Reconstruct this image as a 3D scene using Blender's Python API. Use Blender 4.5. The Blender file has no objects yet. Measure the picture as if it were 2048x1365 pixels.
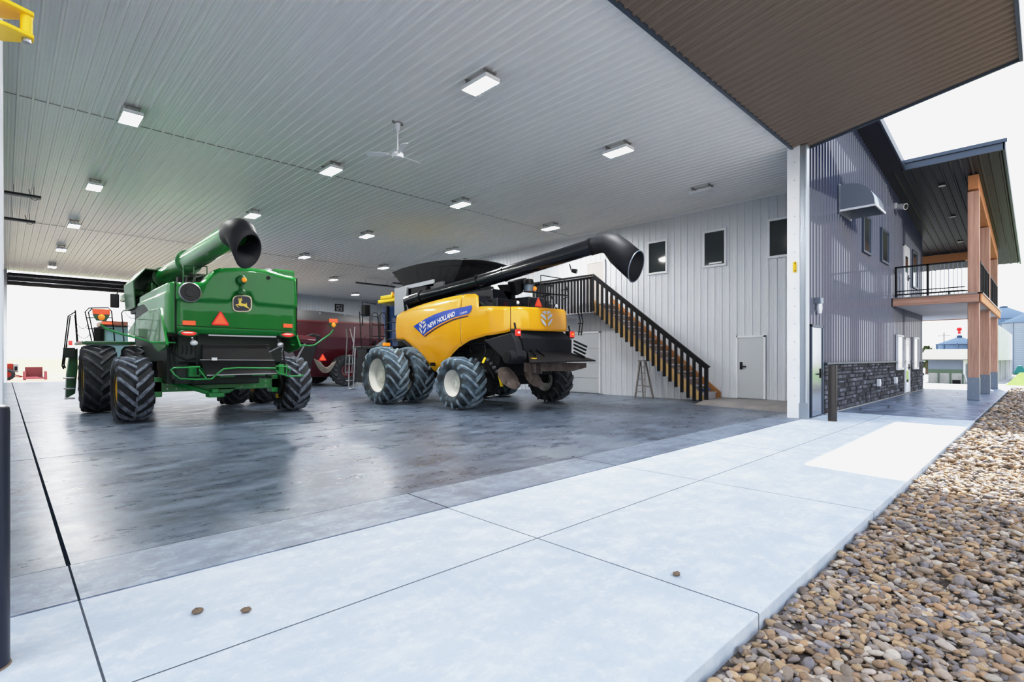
import bpy, bmesh, math, random
import numpy as np
from mathutils import Vector, Matrix
random.seed(7)
rng = np.random.default_rng(11)
SC = bpy.context.scene
COL = SC.collection
R = math.radians
# ---------------------------------------------------------------- survey helpers (camera station at the origin)
FPX, HC, PX, PY = 1041.0, 1.35, 1024.0, 716.0
TH = R(45.7)
FW = (math.cos(TH), math.sin(TH)); RT = (math.sin(TH), -math.cos(TH))
def at(px, py, X=None, Y=None, Z=None):
    u = (px-PX)/FPX; v = (PY-py)/FPX
    r = (FW[0]+u*RT[0], FW[1]+u*RT[1], v)
    t = X/r[0] if X is not None else Y/r[1] if Y is not None else (Z-HC)/r[2]
    return Vector((r[0]*t, r[1]*t, HC+r[2]*t))
# ---------------------------------------------------------------- object helpers
def tag(o, label=None, cat=None, group=None, kind=None):
    if label: o['label'] = label
    if cat: o['category'] = cat
    if group: o['group'] = group
    if kind: o['kind'] = kind
    return o
def thing(name, label, cat, loc=(0, 0, 0), group=None, kind=None):
    o = bpy.data.objects.new(name, None); COL.objects.link(o); o.location = loc
    o.empty_display_size = .2
    return tag(o, label, cat, group, kind)
def rootloc(p):
    while p is not None and p.parent is not None: p = p.parent
    return Vector(p.location) if p is not None else Vector((0, 0, 0))
def dup(o, parent=None):
    c = o.copy(); COL.objects.link(c); c.parent = parent
    for ch in list(o.children): dup(ch, c)
    return c
class MB:
    def __init__(s): s.v = []; s.f = []; s.m = []; s.mi = 0
    def add(s, vs, fs):
        b = len(s.v); s.v += [tuple(p) for p in vs]
        for f in fs: s.f.append([i+b for i in f]); s.m.append(s.mi)
        return s
    def box(s, x0, x1, y0, y1, z0, z1):
        vs = [(x, y, z) for z in (z0, z1) for y in (y0, y1) for x in (x0, x1)]
        return s.add(vs, [(0, 2, 3, 1), (4, 5, 7, 6), (0, 1, 5, 4), (2, 6, 7, 3), (0, 4, 6, 2), (1, 3, 7, 5)])
    def bar(s, p, q, w, h, up=(0, 0, 1)):
        p = Vector(p); q = Vector(q); d = (q-p).normalized(); up = Vector(up)
        if abs(d.dot(up)) > .98: up = Vector((1, 0, 0))
        a = d.cross(up).normalized()*w/2; b = a.cross(d).normalized()*h/2
        vs = [e+i*a+j*b for e in (p, q) for j in (-1, 1) for i in (-1, 1)]
        return s.add(vs, [(0, 2, 3, 1), (4, 5, 7, 6), (0, 1, 5, 4), (2, 6, 7, 3), (0, 4, 6, 2), (1, 3, 7, 5)])
    def loft(s, rings, closed=True, cap=True):
        n = len(rings[0]); vs = [p for r in rings for p in r]; fs = []
        for k in range(len(rings)-1):
            for i in range(n if closed else n-1):
                j = (i+1) % n
                fs.append((k*n+i, k*n+j, (k+1)*n+j, (k+1)*n+i))
        if cap and closed: fs.append(tuple(range(n-1, -1, -1))); fs.append(tuple(range((len(rings)-1)*n, len(rings)*n)))
        return s.add(vs, fs)
    def tube(s, pts, r, n=8, cap=True, closed=False):
        pts = [Vector(p) for p in pts]; N = len(pts); rings = []; ref = None
        for i, p in enumerate(pts):
            a = pts[max(i-1, 0)]; b = pts[min(i+1, N-1)]
            if closed: a = pts[i-1]; b = pts[(i+1) % N]
            d = (b-a).normalized()
            if ref is None:
                ref = Vector((0, 0, 1)) if abs(d.z) < .9 else Vector((1, 0, 0))
            u = d.cross(ref).normalized(); w = u.cross(d).normalized(); ref = w
            rr = r[i] if isinstance(r, (list, tuple)) else r
            rings.append([p+rr*(math.cos(t)*u+math.sin(t)*w) for t in [2*math.pi*k/n for k in range(n)]])
        if closed: rings.append(rings[0]); cap = False
        return s.loft(rings, True, cap)
    def cyl(s, p, q, r0, r1=None, n=20, cap=True): return s.tube([p, q], [r0, r0 if r1 is None else r1], n, cap)
    def lathe(s, prof, c, axis='z', n=32, closed=False):
        c = Vector(c); rings = []
        for k in range(n):
            t = 2*math.pi*k/n; ct, st = math.cos(t), math.sin(t)
            if axis == 'z': rings.append([c+Vector((r*ct, r*st, h)) for r, h in prof])
            elif axis == 'x': rings.append([c+Vector((h, r*ct, r*st)) for r, h in prof])
            else: rings.append([c+Vector((r*ct, h, r*st)) for r, h in prof])
        m = len(prof); vs = [p for g in rings for p in g]; fs = []
        for k in range(n):
            l = (k+1) % n
            for i in range(m if closed else m-1):
                j = (i+1) % m; fs.append((k*m+i, l*m+i, l*m+j, k*m+j))
        return s.add(vs, fs)
    def ball(s, c, r, n=14, rx=1, ry=1, rz=1):
        prof = [(max(1e-4, r*math.sin(math.pi*k/n)), -r*math.cos(math.pi*k/n)) for k in range(n+1)]
        a = len(s.v); s.lathe(prof, (0, 0, 0), 'z', 2*n)
        for i in range(a, len(s.v)):
            x, y, z = s.v[i]; s.v[i] = (c[0]+x*rx, c[1]+y*ry, c[2]+z*rz)
        return s
    def prism(s, pts, d):
        pts = [Vector(p) for p in pts]; d = Vector(d); n = len(pts)
        return s.add(pts+[p+d for p in pts], [tuple(range(n-1, -1, -1)), tuple(range(n, 2*n))]+[(i, (i+1) % n, n+(i+1) % n, n+i) for i in range(n)])
    def build(s, name, mats, parent=None, smooth=None, bevel=0, seg=2, solid=0, label=None):
        me = bpy.data.meshes.new(name); L = rootloc(parent)
        me.from_pydata([(x-L.x, y-L.y, z-L.z) for x, y, z in s.v], [], s.f)
        if not isinstance(mats, (list, tuple)): mats = [mats]
        for m in mats: me.materials.append(m)
        if len(mats) > 1: me.polygons.foreach_set('material_index', s.m)
        bm = bmesh.new(); bm.from_mesh(me); bmesh.ops.recalc_face_normals(bm, faces=bm.faces); bm.to_mesh(me); bm.free()
        o = bpy.data.objects.new(name, me); COL.objects.link(o); o.parent = parent
        if smooth:
            me.polygons.foreach_set('use_smooth', [True]*len(me.polygons)); me.set_sharp_from_angle(angle=R(smooth))
        if solid:
            k = o.modifiers.new('solid', 'SOLIDIFY'); k.thickness = solid; k.offset = -1
        if bevel:
            k = o.modifiers.new('bevel', 'BEVEL'); k.width = bevel; k.segments = seg; k.limit_method = 'ANGLE'; k.angle_limit = R(35)
        if label: o['label'] = label
        return o
def grid(mb, P):   # P[row][col] of points
    n = len(P[0]); return mb.loft(P, closed=False, cap=False)
def interp(x, xs, ys): return float(np.interp(x, xs, ys))
def sm(x): x = max(0., min(1., x)); return x*x*(3-2*x)
# ---------------------------------------------------------------- materials
def nmat(name):
    m = bpy.data.materials.new(name); m.use_nodes = True
    return m, m.node_tree.nodes, m.node_tree.links, m.node_tree.nodes['Principled BSDF']
def C4(c): return (c[0], c[1], c[2], 1)
def mat(name, col, rough=.5, metal=0, coat=0, var=None, bump=None, emis=0, scale3=None, spec=None):
    """var=(scale, colour2, lo, hi): noise mix to colour2; bump=(scale, strength)"""
    m, N, L, b = nmat(name)
    b.inputs['Base Color'].default_value = C4(col); b.inputs['Roughness'].default_value = rough; b.inputs['Metallic'].default_value = metal
    b.inputs['Coat Weight'].default_value = coat; b.inputs['Coat Roughness'].default_value = .04
    if spec is not None: b.inputs['Specular IOR Level'].default_value = spec
    if emis: b.inputs['Emission Color'].default_value = C4(col); b.inputs['Emission Strength'].default_value = emis
    if var or bump:
        tc = N.new('ShaderNodeTexCoord'); mp = N.new('ShaderNodeMapping'); L.new(tc.outputs['Object'], mp.inputs[0])
        if scale3: mp.inputs['Scale'].default_value = scale3
    if var:
        nz = N.new('ShaderNodeTexNoise'); nz.inputs['Scale'].default_value = var[0]; nz.inputs['Detail'].default_value = 6; nz.inputs['Roughness'].default_value = .62
        L.new(mp.outputs[0], nz.inputs['Vector'])
        rp = N.new('ShaderNodeMapRange'); rp.inputs[1].default_value = var[2]; rp.inputs[2].default_value = var[3]; L.new(nz.outputs[0], rp.inputs[0])
        mx = N.new('ShaderNodeMix'); mx.data_type = 'RGBA'; mx.inputs[6].default_value = C4(col); mx.inputs[7].default_value = C4(var[1])
        L.new(rp.outputs[0], mx.inputs[0]); L.new(mx.outputs[2], b.inputs['Base Color'])
    if bump:
        n2 = N.new('ShaderNodeTexNoise'); n2.inputs['Scale'].default_value = bump[0]; n2.inputs['Detail'].default_value = 5; L.new(mp.outputs[0], n2.inputs['Vector'])
        bp = N.new('ShaderNodeBump'); bp.inputs['Strength'].default_value = bump[1]; bp.inputs['Distance'].default_value = .02
        L.new(n2.outputs[0], bp.inputs['Height']); L.new(bp.outputs[0], b.inputs['Normal'])
    return m
def attr_mat(name, rough, bump=None):
    m, N, L, b = nmat(name); a = N.new('ShaderNodeAttribute'); a.attribute_name = 'Col'; b.inputs['Roughness'].default_value = rough
    tc = N.new('ShaderNodeTexCoord'); nz = N.new('ShaderNodeTexNoise'); nz.inputs['Scale'].default_value = 60; nz.inputs['Detail'].default_value = 4; L.new(tc.outputs['Object'], nz.inputs['Vector'])
    rp = N.new('ShaderNodeMapRange'); rp.inputs[3].default_value = .72; rp.inputs[4].default_value = 1.28; L.new(nz.outputs[0], rp.inputs[0])
    mx = N.new('ShaderNodeVectorMath'); mx.operation = 'SCALE'; L.new(a.outputs['Color'], mx.inputs[0]); L.new(rp.outputs[0], mx.inputs['Scale']); L.new(mx.outputs[0], b.inputs['Base Color'])
    if bump:
        bp = N.new('ShaderNodeBump'); bp.inputs['Strength'].default_value = bump; bp.inputs['Distance'].default_value = .01; L.new(nz.outputs[0], bp.inputs['Height']); L.new(bp.outputs[0], b.inputs['Normal'])
    return m
def slab_mat(name, base, dark, light, rough, xlines, ylines, streak=(.5, 1.6, 1), marks=None, spots=True, lw=.006, dust=None):
    """concrete: blotches, brushed streaks, saw-cut joints"""
    m, N, L, b = nmat(name)
    tc = N.new('ShaderNodeTexCoord'); mp = N.new('ShaderNodeMapping'); mp.inputs['Scale'].default_value = streak; L.new(tc.outputs['Object'], mp.inputs[0])
    def noise(s, d, vec=None, ro=.6):
        n = N.new('ShaderNodeTexNoise'); n.inputs['Scale'].default_value = s; n.inputs['Detail'].default_value = d; n.inputs['Roughness'].default_value = ro
        L.new((vec or mp.outputs[0]), n.inputs['Vector']); return n.outputs[0]
    def rng_(src, a, c, lo=0, hi=1):
        r = N.new('ShaderNodeMapRange'); r.inputs[1].default_value = a; r.inputs[2].default_value = c; r.inputs[3].default_value = lo; r.inputs[4].default_value = hi; L.new(src, r.inputs[0]); return r.outputs[0]
    def mix(f, a, c):
        x = N.new('ShaderNodeMix'); x.data_type = 'RGBA'
        if isinstance(f, float): x.inputs[0].default_value = f
        else: L.new(f, x.inputs[0])
        for i, q in ((6, a), (7, c)):
            if isinstance(q, tuple): x.inputs[i].default_value = C4(q)
            else: L.new(q, x.inputs[i])
        return x.outputs[2]
    def mth(op, a, c=None):
        x = N.new('ShaderNodeMath'); x.operation = op
        for i, q in ((0, a), (1, c)):
            if q is None: continue
            if isinstance(q, (int, float)): x.inputs[i].default_value = q
            else: L.new(q, x.inputs[i])
        return x.outputs[0]
    n1 = noise(.55, 7, None, .68); n2 = noise(3.2, 8, None, .7); n3 = noise(38, 3, tc.outputs['Object'])
    c = mix(rng_(n1, .32, .66), dark, base); c = mix(rng_(n2, .46, .66, 0, .8), c, light)
    c = mix(rng_(n3, .62, .75, 0, .3), c, dark)
    if spots:
        n4 = noise(7, 8, tc.outputs['Object'], .78); c = mix(rng_(n4, .52, .60, 0, .55), c, light); n5 = noise(1.7, 9, tc.outputs['Object'], .8); c = mix(rng_(n5, .48, .60, 0, .8), c, dark)
    sp = N.new('ShaderNodeSeparateXYZ'); L.new(tc.outputs['Object'], sp.inputs[0])
    acc = None
    for o, ls in ((sp.outputs[0], xlines), (sp.outputs[1], ylines)):
        for q in ls:
            k = mth('LESS_THAN', mth('ABSOLUTE', mth('SUBTRACT', o, q)), lw)
            acc = k if acc is None else mth('MAXIMUM', acc, k)
    if marks:      # dark scuffs left by tyre lugs inside bands (x0, x1)
        m2 = N.new('ShaderNodeMapping'); m2.inputs['Rotation'].default_value = (0, 0, R(50)); m2.inputs['Scale'].default_value = (5.5, 1.6, 1); L.new(tc.outputs['Object'], m2.inputs[0])
        w = rng_(noise(1, 7, m2.outputs[0], .72), .47, .60); w2 = rng_(noise(.45, 3, tc.outputs['Object']), .40, .60)
        msk = None
        for x0, x1, y0, y1 in marks:
            k = mth('MULTIPLY', mth('MULTIPLY', rng_(sp.outputs[0], x0-.3, x0+.3), rng_(sp.outputs[0], x1+.3, x1-.3)), mth('MULTIPLY', rng_(sp.outputs[1], y0-1, y0+1), rng_(sp.outputs[1], y1+1, y1-1)))
            msk = k if msk is None else mth('MAXIMUM', msk, k)
        c = mix(mth('MULTIPLY', mth('MULTIPLY', w, msk), mth('MULTIPLY', w2, .42)), c, tuple(q*.45 for q in dark))
        c = mix(mth('MULTIPLY', rng_(noise(.33, 8, tc.outputs['Object'], .72), .52, .64), .55), c, dust or light)
    if acc is not None: c = mix(acc, c, tuple(q*.22 for q in dark))
    L.new(c, b.inputs['Base Color'])
    ro_ = rng_(n2, .3, .7, rough*.75, rough*1.35)
    if acc is not None:
        ro_ = mth('MAXIMUM', ro_, acc); L.new(mth('MULTIPLY', mth('SUBTRACT', 1.0, acc), .4 if marks else .5), b.inputs['Specular IOR Level'])
    L.new(ro_, b.inputs['Roughness'])
    bp = N.new('ShaderNodeBump'); bp.inputs['Strength'].default_value = .05 if marks else .12; bp.inputs['Distance'].default_value = .01; L.new(n2, bp.inputs['Height']); L.new(bp.outputs[0], b.inputs['Normal'])
    return m
M = {}
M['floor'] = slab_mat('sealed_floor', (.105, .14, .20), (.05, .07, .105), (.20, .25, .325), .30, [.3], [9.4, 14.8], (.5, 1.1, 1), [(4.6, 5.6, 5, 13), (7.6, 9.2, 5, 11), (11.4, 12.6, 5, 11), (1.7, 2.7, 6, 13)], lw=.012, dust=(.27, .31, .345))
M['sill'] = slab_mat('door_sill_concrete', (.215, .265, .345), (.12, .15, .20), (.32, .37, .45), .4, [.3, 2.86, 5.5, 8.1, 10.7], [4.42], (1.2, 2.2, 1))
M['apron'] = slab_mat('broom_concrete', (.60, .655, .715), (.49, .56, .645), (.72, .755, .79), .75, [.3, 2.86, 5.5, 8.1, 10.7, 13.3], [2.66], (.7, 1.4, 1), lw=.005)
M['walk'] = mat('pale_walk', (.42, .42, .40), .8, var=(2, (.34, .34, .33), .4, .7))
def stamped():
    m, N, L, b = nmat('stamped_slate')
    tc = N.new('ShaderNodeTexCoord'); vo = N.new('ShaderNodeTexVoronoi'); vo.feature = 'DISTANCE_TO_EDGE'; vo.inputs['Scale'].default_value = 1.1; L.new(tc.outputs['Object'], vo.inputs['Vector'])
    v2 = N.new('ShaderNodeTexVoronoi'); v2.inputs['Scale'].default_value = 1.1; L.new(tc.outputs['Object'], v2.inputs['Vector'])
    nz = N.new('ShaderNodeTexNoise'); nz.inputs['Scale'].default_value = 3; nz.inputs['Detail'].default_value = 7; L.new(tc.outputs['Object'], nz.inputs['Vector'])
    r1 = N.new('ShaderNodeValToRGB'); r1.color_ramp.elements[0].color = (.11, .15, .22, 1); r1.color_ramp.elements[1].color = (.36, .43, .54, 1); r1.color_ramp.elements[0].position = .3; r1.color_ramp.elements[1].position = .75; L.new(nz.outputs[0], r1.inputs[0])
    r2 = N.new('ShaderNodeMapRange'); r2.inputs[1].default_value = .0; r2.inputs[2].default_value = .035; L.new(vo.outputs['Distance'], r2.inputs[0])
    mx = N.new('ShaderNodeMix'); mx.data_type = 'RGBA'; mx.inputs[6].default_value = (.04, .05, .075, 1); L.new(r2.outputs[0], mx.inputs[0]); L.new(r1.outputs[0], mx.inputs[7]); L.new(mx.outputs[2], b.inputs['Base Color'])
    b.inputs['Roughness'].default_value = .35
    bp = N.new('ShaderNodeBump'); bp.inputs['Strength'].default_value = .4; bp.inputs['Distance'].default_value = .02; L.new(nz.outputs[0], bp.inputs['Height']); L.new(bp.outputs[0], b.inputs['Normal'])
    return m
M['stamped'] = stamped()
M['ceil'] = mat('white_ceiling_steel', (.86, .865, .87), .26)
M['wall'] = mat('white_wall_steel', (.70, .73, .77), .38)
M['trimw'] = mat('white_trim', (.80, .82, .86), .4)
M['jamb'] = mat('jamb_paint', (.84, .86, .90), .4, var=(1.5, (.76, .80, .86), .4, .7))
M['galv'] = mat('galvanised', (.45, .50, .56), .32, .7)
M['doorw'] = mat('white_door_paint', (.56, .59, .62), .4)
M['facade'] = mat('charcoal_siding', (.03, .048, .12), .3, 0, coat=.7)
M['facade'].node_tree.nodes['Principled BSDF'].inputs['Coat IOR'].default_value = 1.75
M['soffit'] = mat('charcoal_soffit', (.022, .024, .036), .4, .0, spec=.3)
M['fascia'] = mat('blue_grey_fascia', (.07, .10, .15), .35, .4)
M['bronze'] = mat('bronze_door_steel', (.20, .155, .125), .36, .15)
M['roof'] = mat('roof_steel', (.07, .08, .1), .4, .5)
M['stone'] = attr_mat('ledge_stone', .8, .5)
M['mortar'] = mat('stone_mortar', (.03, .032, .04), .9)
M['cedar'] = mat('cedar', (.60, .38, .29), .6, var=(1, (.44, .24, .17), .4, .7), scale3=(9, .8, 12))
M['cedarp'] = mat('cedar_post', (.60, .38, .29), .6, var=(1, (.44, .24, .17), .4, .7), scale3=(14, 14, .8))
M['cedarx'] = mat('cedar_beam', (.66, .30, .12), .6, var=(3, (.50, .21, .08), .4, .7), scale3=(.8, 9, 9))
M['pine'] = mat('pine', (.72, .50, .22), .6, var=(4, (.60, .38, .15), .4, .7))
M['tread'] = mat('stair_tread', (.30, .30, .32), .6, var=(14, (.55, .54, .54), .45, .6))
M['riser'] = mat('stair_riser', (.42, .27, .20), .6, var=(12, (.60, .58, .58), .5, .6))
M['black'] = mat('satin_black', (.007, .007, .009), .5, spec=.3)
M['rail'] = mat('black_rail', (.004, .004, .006), .5, spec=.25)
M['bpaint'] = mat('gloss_black', (.006, .007, .011), .2, coat=.4)
M['rubber'] = mat('spout_rubber', (.012, .0135, .019), .58, spec=.35)
M['bollard'] = mat('bollard_paint', (.055, .05, .05), .3, .3)
M['bollardb'] = mat('bollard_dark_blue', (.02, .025, .045), .3, .3)
M['green'] = mat('combine_green', (.001, .185, .022), .3, coat=.7, spec=.25)
M['dgreen'] = mat('frame_green', (.004, .10, .022), .35, coat=.3)
M['mgreen'] = mat('bright_frame_green', (.008, .27, .05), .35, coat=.3)
M['dkbody'] = mat('underbody_dark', (.010, .022, .016), .5)
M['yellow'] = mat('combine_yellow', (.80, .40, .006), .26, coat=.8)
M['yel'] = mat('safety_yellow', (.9, .62, .01), .4)
M['rimy'] = mat('rim_yellow', (.85, .52, .01), .4)
M['rimw'] = mat('rim_white', (.78, .77, .72), .4)
M['tyre'] = mat('tyre_rubber', (.010, .011, .014), .8, var=(5, (.028, .034, .044), .45, .75))
M['luggrey'] = mat('dusty_lug', (.19, .22, .28), .8, var=(9, (.05, .06, .08), .42, .62))
M['lugdark'] = mat('dark_lug', (.030, .034, .042), .75, var=(9, (.075, .083, .10), .45, .65))
M['tyreb'] = mat('dusty_tyre', (.022, .028, .035), .75, var=(3, (.09, .14, .18), .45, .65))
M['lugblue'] = mat('blue_dust_lug', (.12, .18, .24), .8, var=(5, (.30, .37, .42), .42, .68))
M['orange'] = mat('reflector_orange', (.95, .13, .04), .35, emis=.25)
M['red'] = mat('reflector_red', (.75, .02, .02), .35, emis=.12)
M['lens'] = mat('tail_lens', (.85, .04, .025), .12, emis=.4, coat=1)
M['lensw'] = mat('tail_lens_pale', (1, .55, .5), .12, emis=.5, coat=1)
M['amber'] = mat('amber_lens', (1, .30, .02), .12, emis=.35, coat=1)
M['lampglass'] = mat('lamp_glass', (.75, .78, .82), .15, .2)
M['maroon'] = mat('cart_maroon', (.085, .008, .015), .25, coat=.8)
M['tarp'] = mat('tarp_black', (.010, .010, .013), .6, spec=.35)
M['steel'] = mat('brushed_steel', (.42, .43, .46), .35, .9)
M['greypanel'] = mat('grey_metal_panel', (.35, .37, .40), .3, .5)
M['dirt'] = mat('dusty_brown_steel', (.09, .065, .055), .7, var=(4, (.17, .14, .13), .45, .7))
M['blue'] = mat('decal_blue', (.005, .06, .42), .25, coat=.6)
M['navy'] = mat('decal_navy', (.008, .02, .10), .3)
M['dorange'] = mat('decal_orange', (.75, .30, .02), .3)
M['white'] = mat('decal_white', (.85, .87, .9), .3)
M['chrome'] = mat('chrome_emblem', (.78, .80, .82), .25, .35)
M['emb'] = mat('emblem_black', (.03, .03, .055), .3)
M['cream'] = mat('emblem_cream', (.80, .72, .50), .4)
M['deer'] = mat('emblem_yellow', (.90, .68, .10), .4)
M['winglass'] = mat('dark_window_glass', (.02, .03, .034), .06, spec=.8)
M['skyglass'] = mat('mirror_glass', (.30, .34, .38), .05, .85)
M['cabglass'] = mat('cab_blue_glass', (.025, .06, .17), .06, .3)
M['doorglass'] = mat('bright_door_skin', (.42, .47, .54), .16, .85)
M['led'] = mat('led_diffuser', (1, .985, .96), .4, emis=290)
M['leddead'] = mat('unlit_diffuser', (.75, .76, .77), .4)
M['rust'] = mat('tractor_red', (.42, .035, .015), .5)
M['fadedred'] = mat('faded_red', (.26, .06, .07), .7)
M['grass'] = mat('lawn_grass', (.10, .21, .015), .9, var=(5, (.24, .28, .07), .4, .7), bump=(60, .8))
M['field'] = mat('pale_field', (.34, .36, .20), 1, var=(.02, (.38, .37, .25), .35, .65), spec=.1)
M['yard'] = mat('pale_gravel_yard', (.40, .30, .22), 1, var=(1.5, (.50, .40, .31), .35, .65), spec=.1)
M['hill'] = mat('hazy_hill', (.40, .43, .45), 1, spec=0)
M['gravelbed'] = mat('gravel_bed', (.13, .105, .085), .95, var=(40, (.30, .25, .21), .4, .65), bump=(90, 1))
M['pebble'] = attr_mat('river_pebble', .55)
M['leaf'] = mat('foliage', (.05, .085, .022), .8, var=(3, (.12, .16, .045), .4, .65))
M['barnw'] = mat('barn_white', (.50, .50, .46), .6, var=(2, (.38, .38, .35), .45, .7))
M['barnroof'] = mat('barn_roof_tin', (.28, .28, .255), .8, 0, spec=.1)
M['barngreen'] = mat('barn_green_band', (.15, .22, .15), .6)
M['binroof'] = mat('bin_roof_steel', (.075, .12, .19), .8, spec=.05)
M['bin'] = mat('bin_steel', (.16, .24, .36), .4, .2)
M['binwall'] = mat('bin_corrugated', (.30, .35, .42), .4, .2)
M['trailer'] = mat('trailer_white', (.5, .51, .52), .4)
M['teal'] = mat('teal_cover', (.01, .17, .15), .6)
M['bluerag'] = mat('blue_cloth', (.02, .12, .5), .8)
M['hose'] = mat('hose_beige', (.42, .36, .31), .6)
M['hoodg'] = mat('vent_grey', (.25, .30, .37), .35, .5)
M['mud'] = mat('dried_mud', (.22, .16, .11), .9)
M['conduit'] = mat('grey_conduit', (.28, .28, .29), .5, .4)
M['screen'] = mat('black_screen', (.02, .02, .022), .5)
# ---------------------------------------------------------------- camera, sun, sky
cam = bpy.data.cameras.new('camera'); co = bpy.data.objects.new('camera', cam); COL.objects.link(co)
co.location = (0, 0, HC); co.rotation_euler = (R(90), 0, TH-R(90)); cam.sensor_width = 36; cam.lens = FPX/2048*36; cam.shift_y = 33.5/2048; cam.clip_end = 3000; cam.clip_start = .05
SC.camera = co
w = bpy.data.worlds.new('sky'); SC.world = w; w.use_nodes = True
bg = w.node_tree.nodes['Background']; wn = w.node_tree.nodes; wl = w.node_tree.links
tc = wn.new('ShaderNodeTexCoord'); sx = wn.new('ShaderNodeSeparateXYZ'); wl.new(tc.outputs['Generated'], sx.inputs[0])
cr = wn.new('ShaderNodeValToRGB'); cr.color_ramp.elements[0].position = .0; cr.color_ramp.elements[0].color = (.93, .935, .95, 1)
cr.color_ramp.elements[1].position = .9; cr.color_ramp.elements[1].color = (.62, .75, 1.0, 1)
e = cr.color_ramp.elements.new(.42); e.color = (.88, .91, .96, 1)
wl.new(sx.outputs[2], cr.inputs[0]); wl.new(cr.outputs[0], bg.inputs[0]); bg.inputs[1].default_value = 1.75
sd = bpy.data.lights.new('sun', 'SUN'); sd.energy = 6.8; sd.angle = R(.6); sd.color = (1, .95, .87)
so = bpy.data.objects.new('sun', sd); COL.objects.link(so); so.location = (40, 10, 45)
so.rotation_euler = Vector((.92, .12, 1.0)).to_track_quat('Z', 'Y').to_euler()
SC.view_settings.view_transform = 'Standard'; SC.view_settings.exposure = 0.06
SC.cycles.max_bounces = 7; SC.cycles.diffuse_bounces = 4; SC.cycles.glossy_bounces = 4; SC.cycles.transmission_bounces = 2; SC.cycles.sample_clamp_indirect = 6
# ================================================================ THE SETTING
def struct(name, mb, m, parent=None, **k):
    o = mb.build(name, m, parent, **k)
    if parent is None: o['kind'] = 'structure'
    return o
CZ = 6.1; XR = 15.85; YB = 39.2
def ribs(a, b, pitch, h, base, top, minor=True):
    """(s, height) profile of ribbed steel sheet"""
    out = []; s = a
    while s < b-pitch:
        g = (base-top)/2
        out += [(s, 0), (s+g, h), (s+g+top, h), (s+base, 0)]
        if minor:
            q = (pitch-base)/3
            for k in (1, 2):
                c = s+base+q*k; out += [(c-.012, 0), (c-.004, h*.22), (c+.004, h*.22), (c+.012, 0)]
        s += pitch
    out.append((b, 0)); return out
def rib_ceiling(x0, x1, y0, y1, z):
    pr = ribs(x0, x1, .2, .03, .06, .026); mb = MB()
    grid(mb, [[(s, y, z-h) for s, h in pr] for y in (y0, y1)]); return mb
mb = rib_ceiling(-.05, 26, 3.98, YB, CZ); mb.box(-.1, 26.1, 3.98, YB, CZ+.02, CZ+.2)
struct('ceiling', mb, M['ceil'])
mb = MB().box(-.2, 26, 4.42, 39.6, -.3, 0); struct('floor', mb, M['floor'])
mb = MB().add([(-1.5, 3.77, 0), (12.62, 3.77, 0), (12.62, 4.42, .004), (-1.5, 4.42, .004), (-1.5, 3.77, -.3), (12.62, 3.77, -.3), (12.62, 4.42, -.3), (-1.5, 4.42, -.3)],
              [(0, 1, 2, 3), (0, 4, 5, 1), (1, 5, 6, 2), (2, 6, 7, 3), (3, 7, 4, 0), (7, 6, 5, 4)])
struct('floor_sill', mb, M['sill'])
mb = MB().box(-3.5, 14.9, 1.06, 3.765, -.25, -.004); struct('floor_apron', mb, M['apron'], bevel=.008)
mb = MB().box(14.9, 32.6, 1.06, 3.71, -.25, -.004).box(28.3, 32.6, 3.71, 6.5, -.25, -.004); struct('floor_patio', mb, M['stamped'], bevel=.008)
mb = MB().box(32.6, 35.2, .6, 7, -.25, -.006); struct('floor_walk', mb, M['walk'])
def rib_wall(axis, c, a, b, z0, z1, pitch, h, base, top, sgn, minor=True):
    pr = ribs(a, b, pitch, h, base, top, minor); mb = MB()
    f = (lambda s, d, z: (c+sgn*d, s, z)) if axis == 'x' else (lambda s, d, z: (s, c+sgn*d, z))
    zt = z1 if callable(z1) else (lambda s: z1)
    grid(mb, [[f(s, d, z0) for s, d in pr], [f(s, d, zt(s)) for s, d in pr]]); return mb
# interior walls
mb = rib_wall('x', XR, 3.75, 20.5, 0, CZ, .2286, .02, .055, .03, -1); struct('wall_right', mb, M['wall'])
mb = rib_wall('y', 20.5, XR, 26, 0, CZ, .2286, .02, .055, .03, 1); struct('wall_office_back', mb, M['wall'])
mb = rib_wall('x', 26, 20.5, YB, 0, CZ, .2286, .02, .055, .03, -1); struct('wall_far_right', mb, M['wall'])
mb = rib_wall('x', -.03, 4.3, YB, 0, CZ, .2286, .02, .055, .03, 1); struct('wall_left', mb, M['wall'])
mb = rib_wall('y', YB, 12.8, 26, 0, CZ, .2286, .02, .055, .03, -1); mb.box(12.8, 26, YB+.03, YB+.25, 0, CZ); struct('wall_back', mb, M['wall'])
mb = MB().box(XR-.05, XR-.02, 3.9, 20.5, CZ-.10, CZ-.03).box(12.8, 26, YB-.05, YB-.02, CZ-.08, CZ-.03); struct('trim_1', mb, M['trimw'])
# back-door jamb
mb = MB().box(-.12, .12, YB-.05, YB+.3, 0, CZ).box(12.6, 12.8, YB-.05, YB+.3, 0, CZ); struct('trim_2', mb, M['jamb'])
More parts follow.
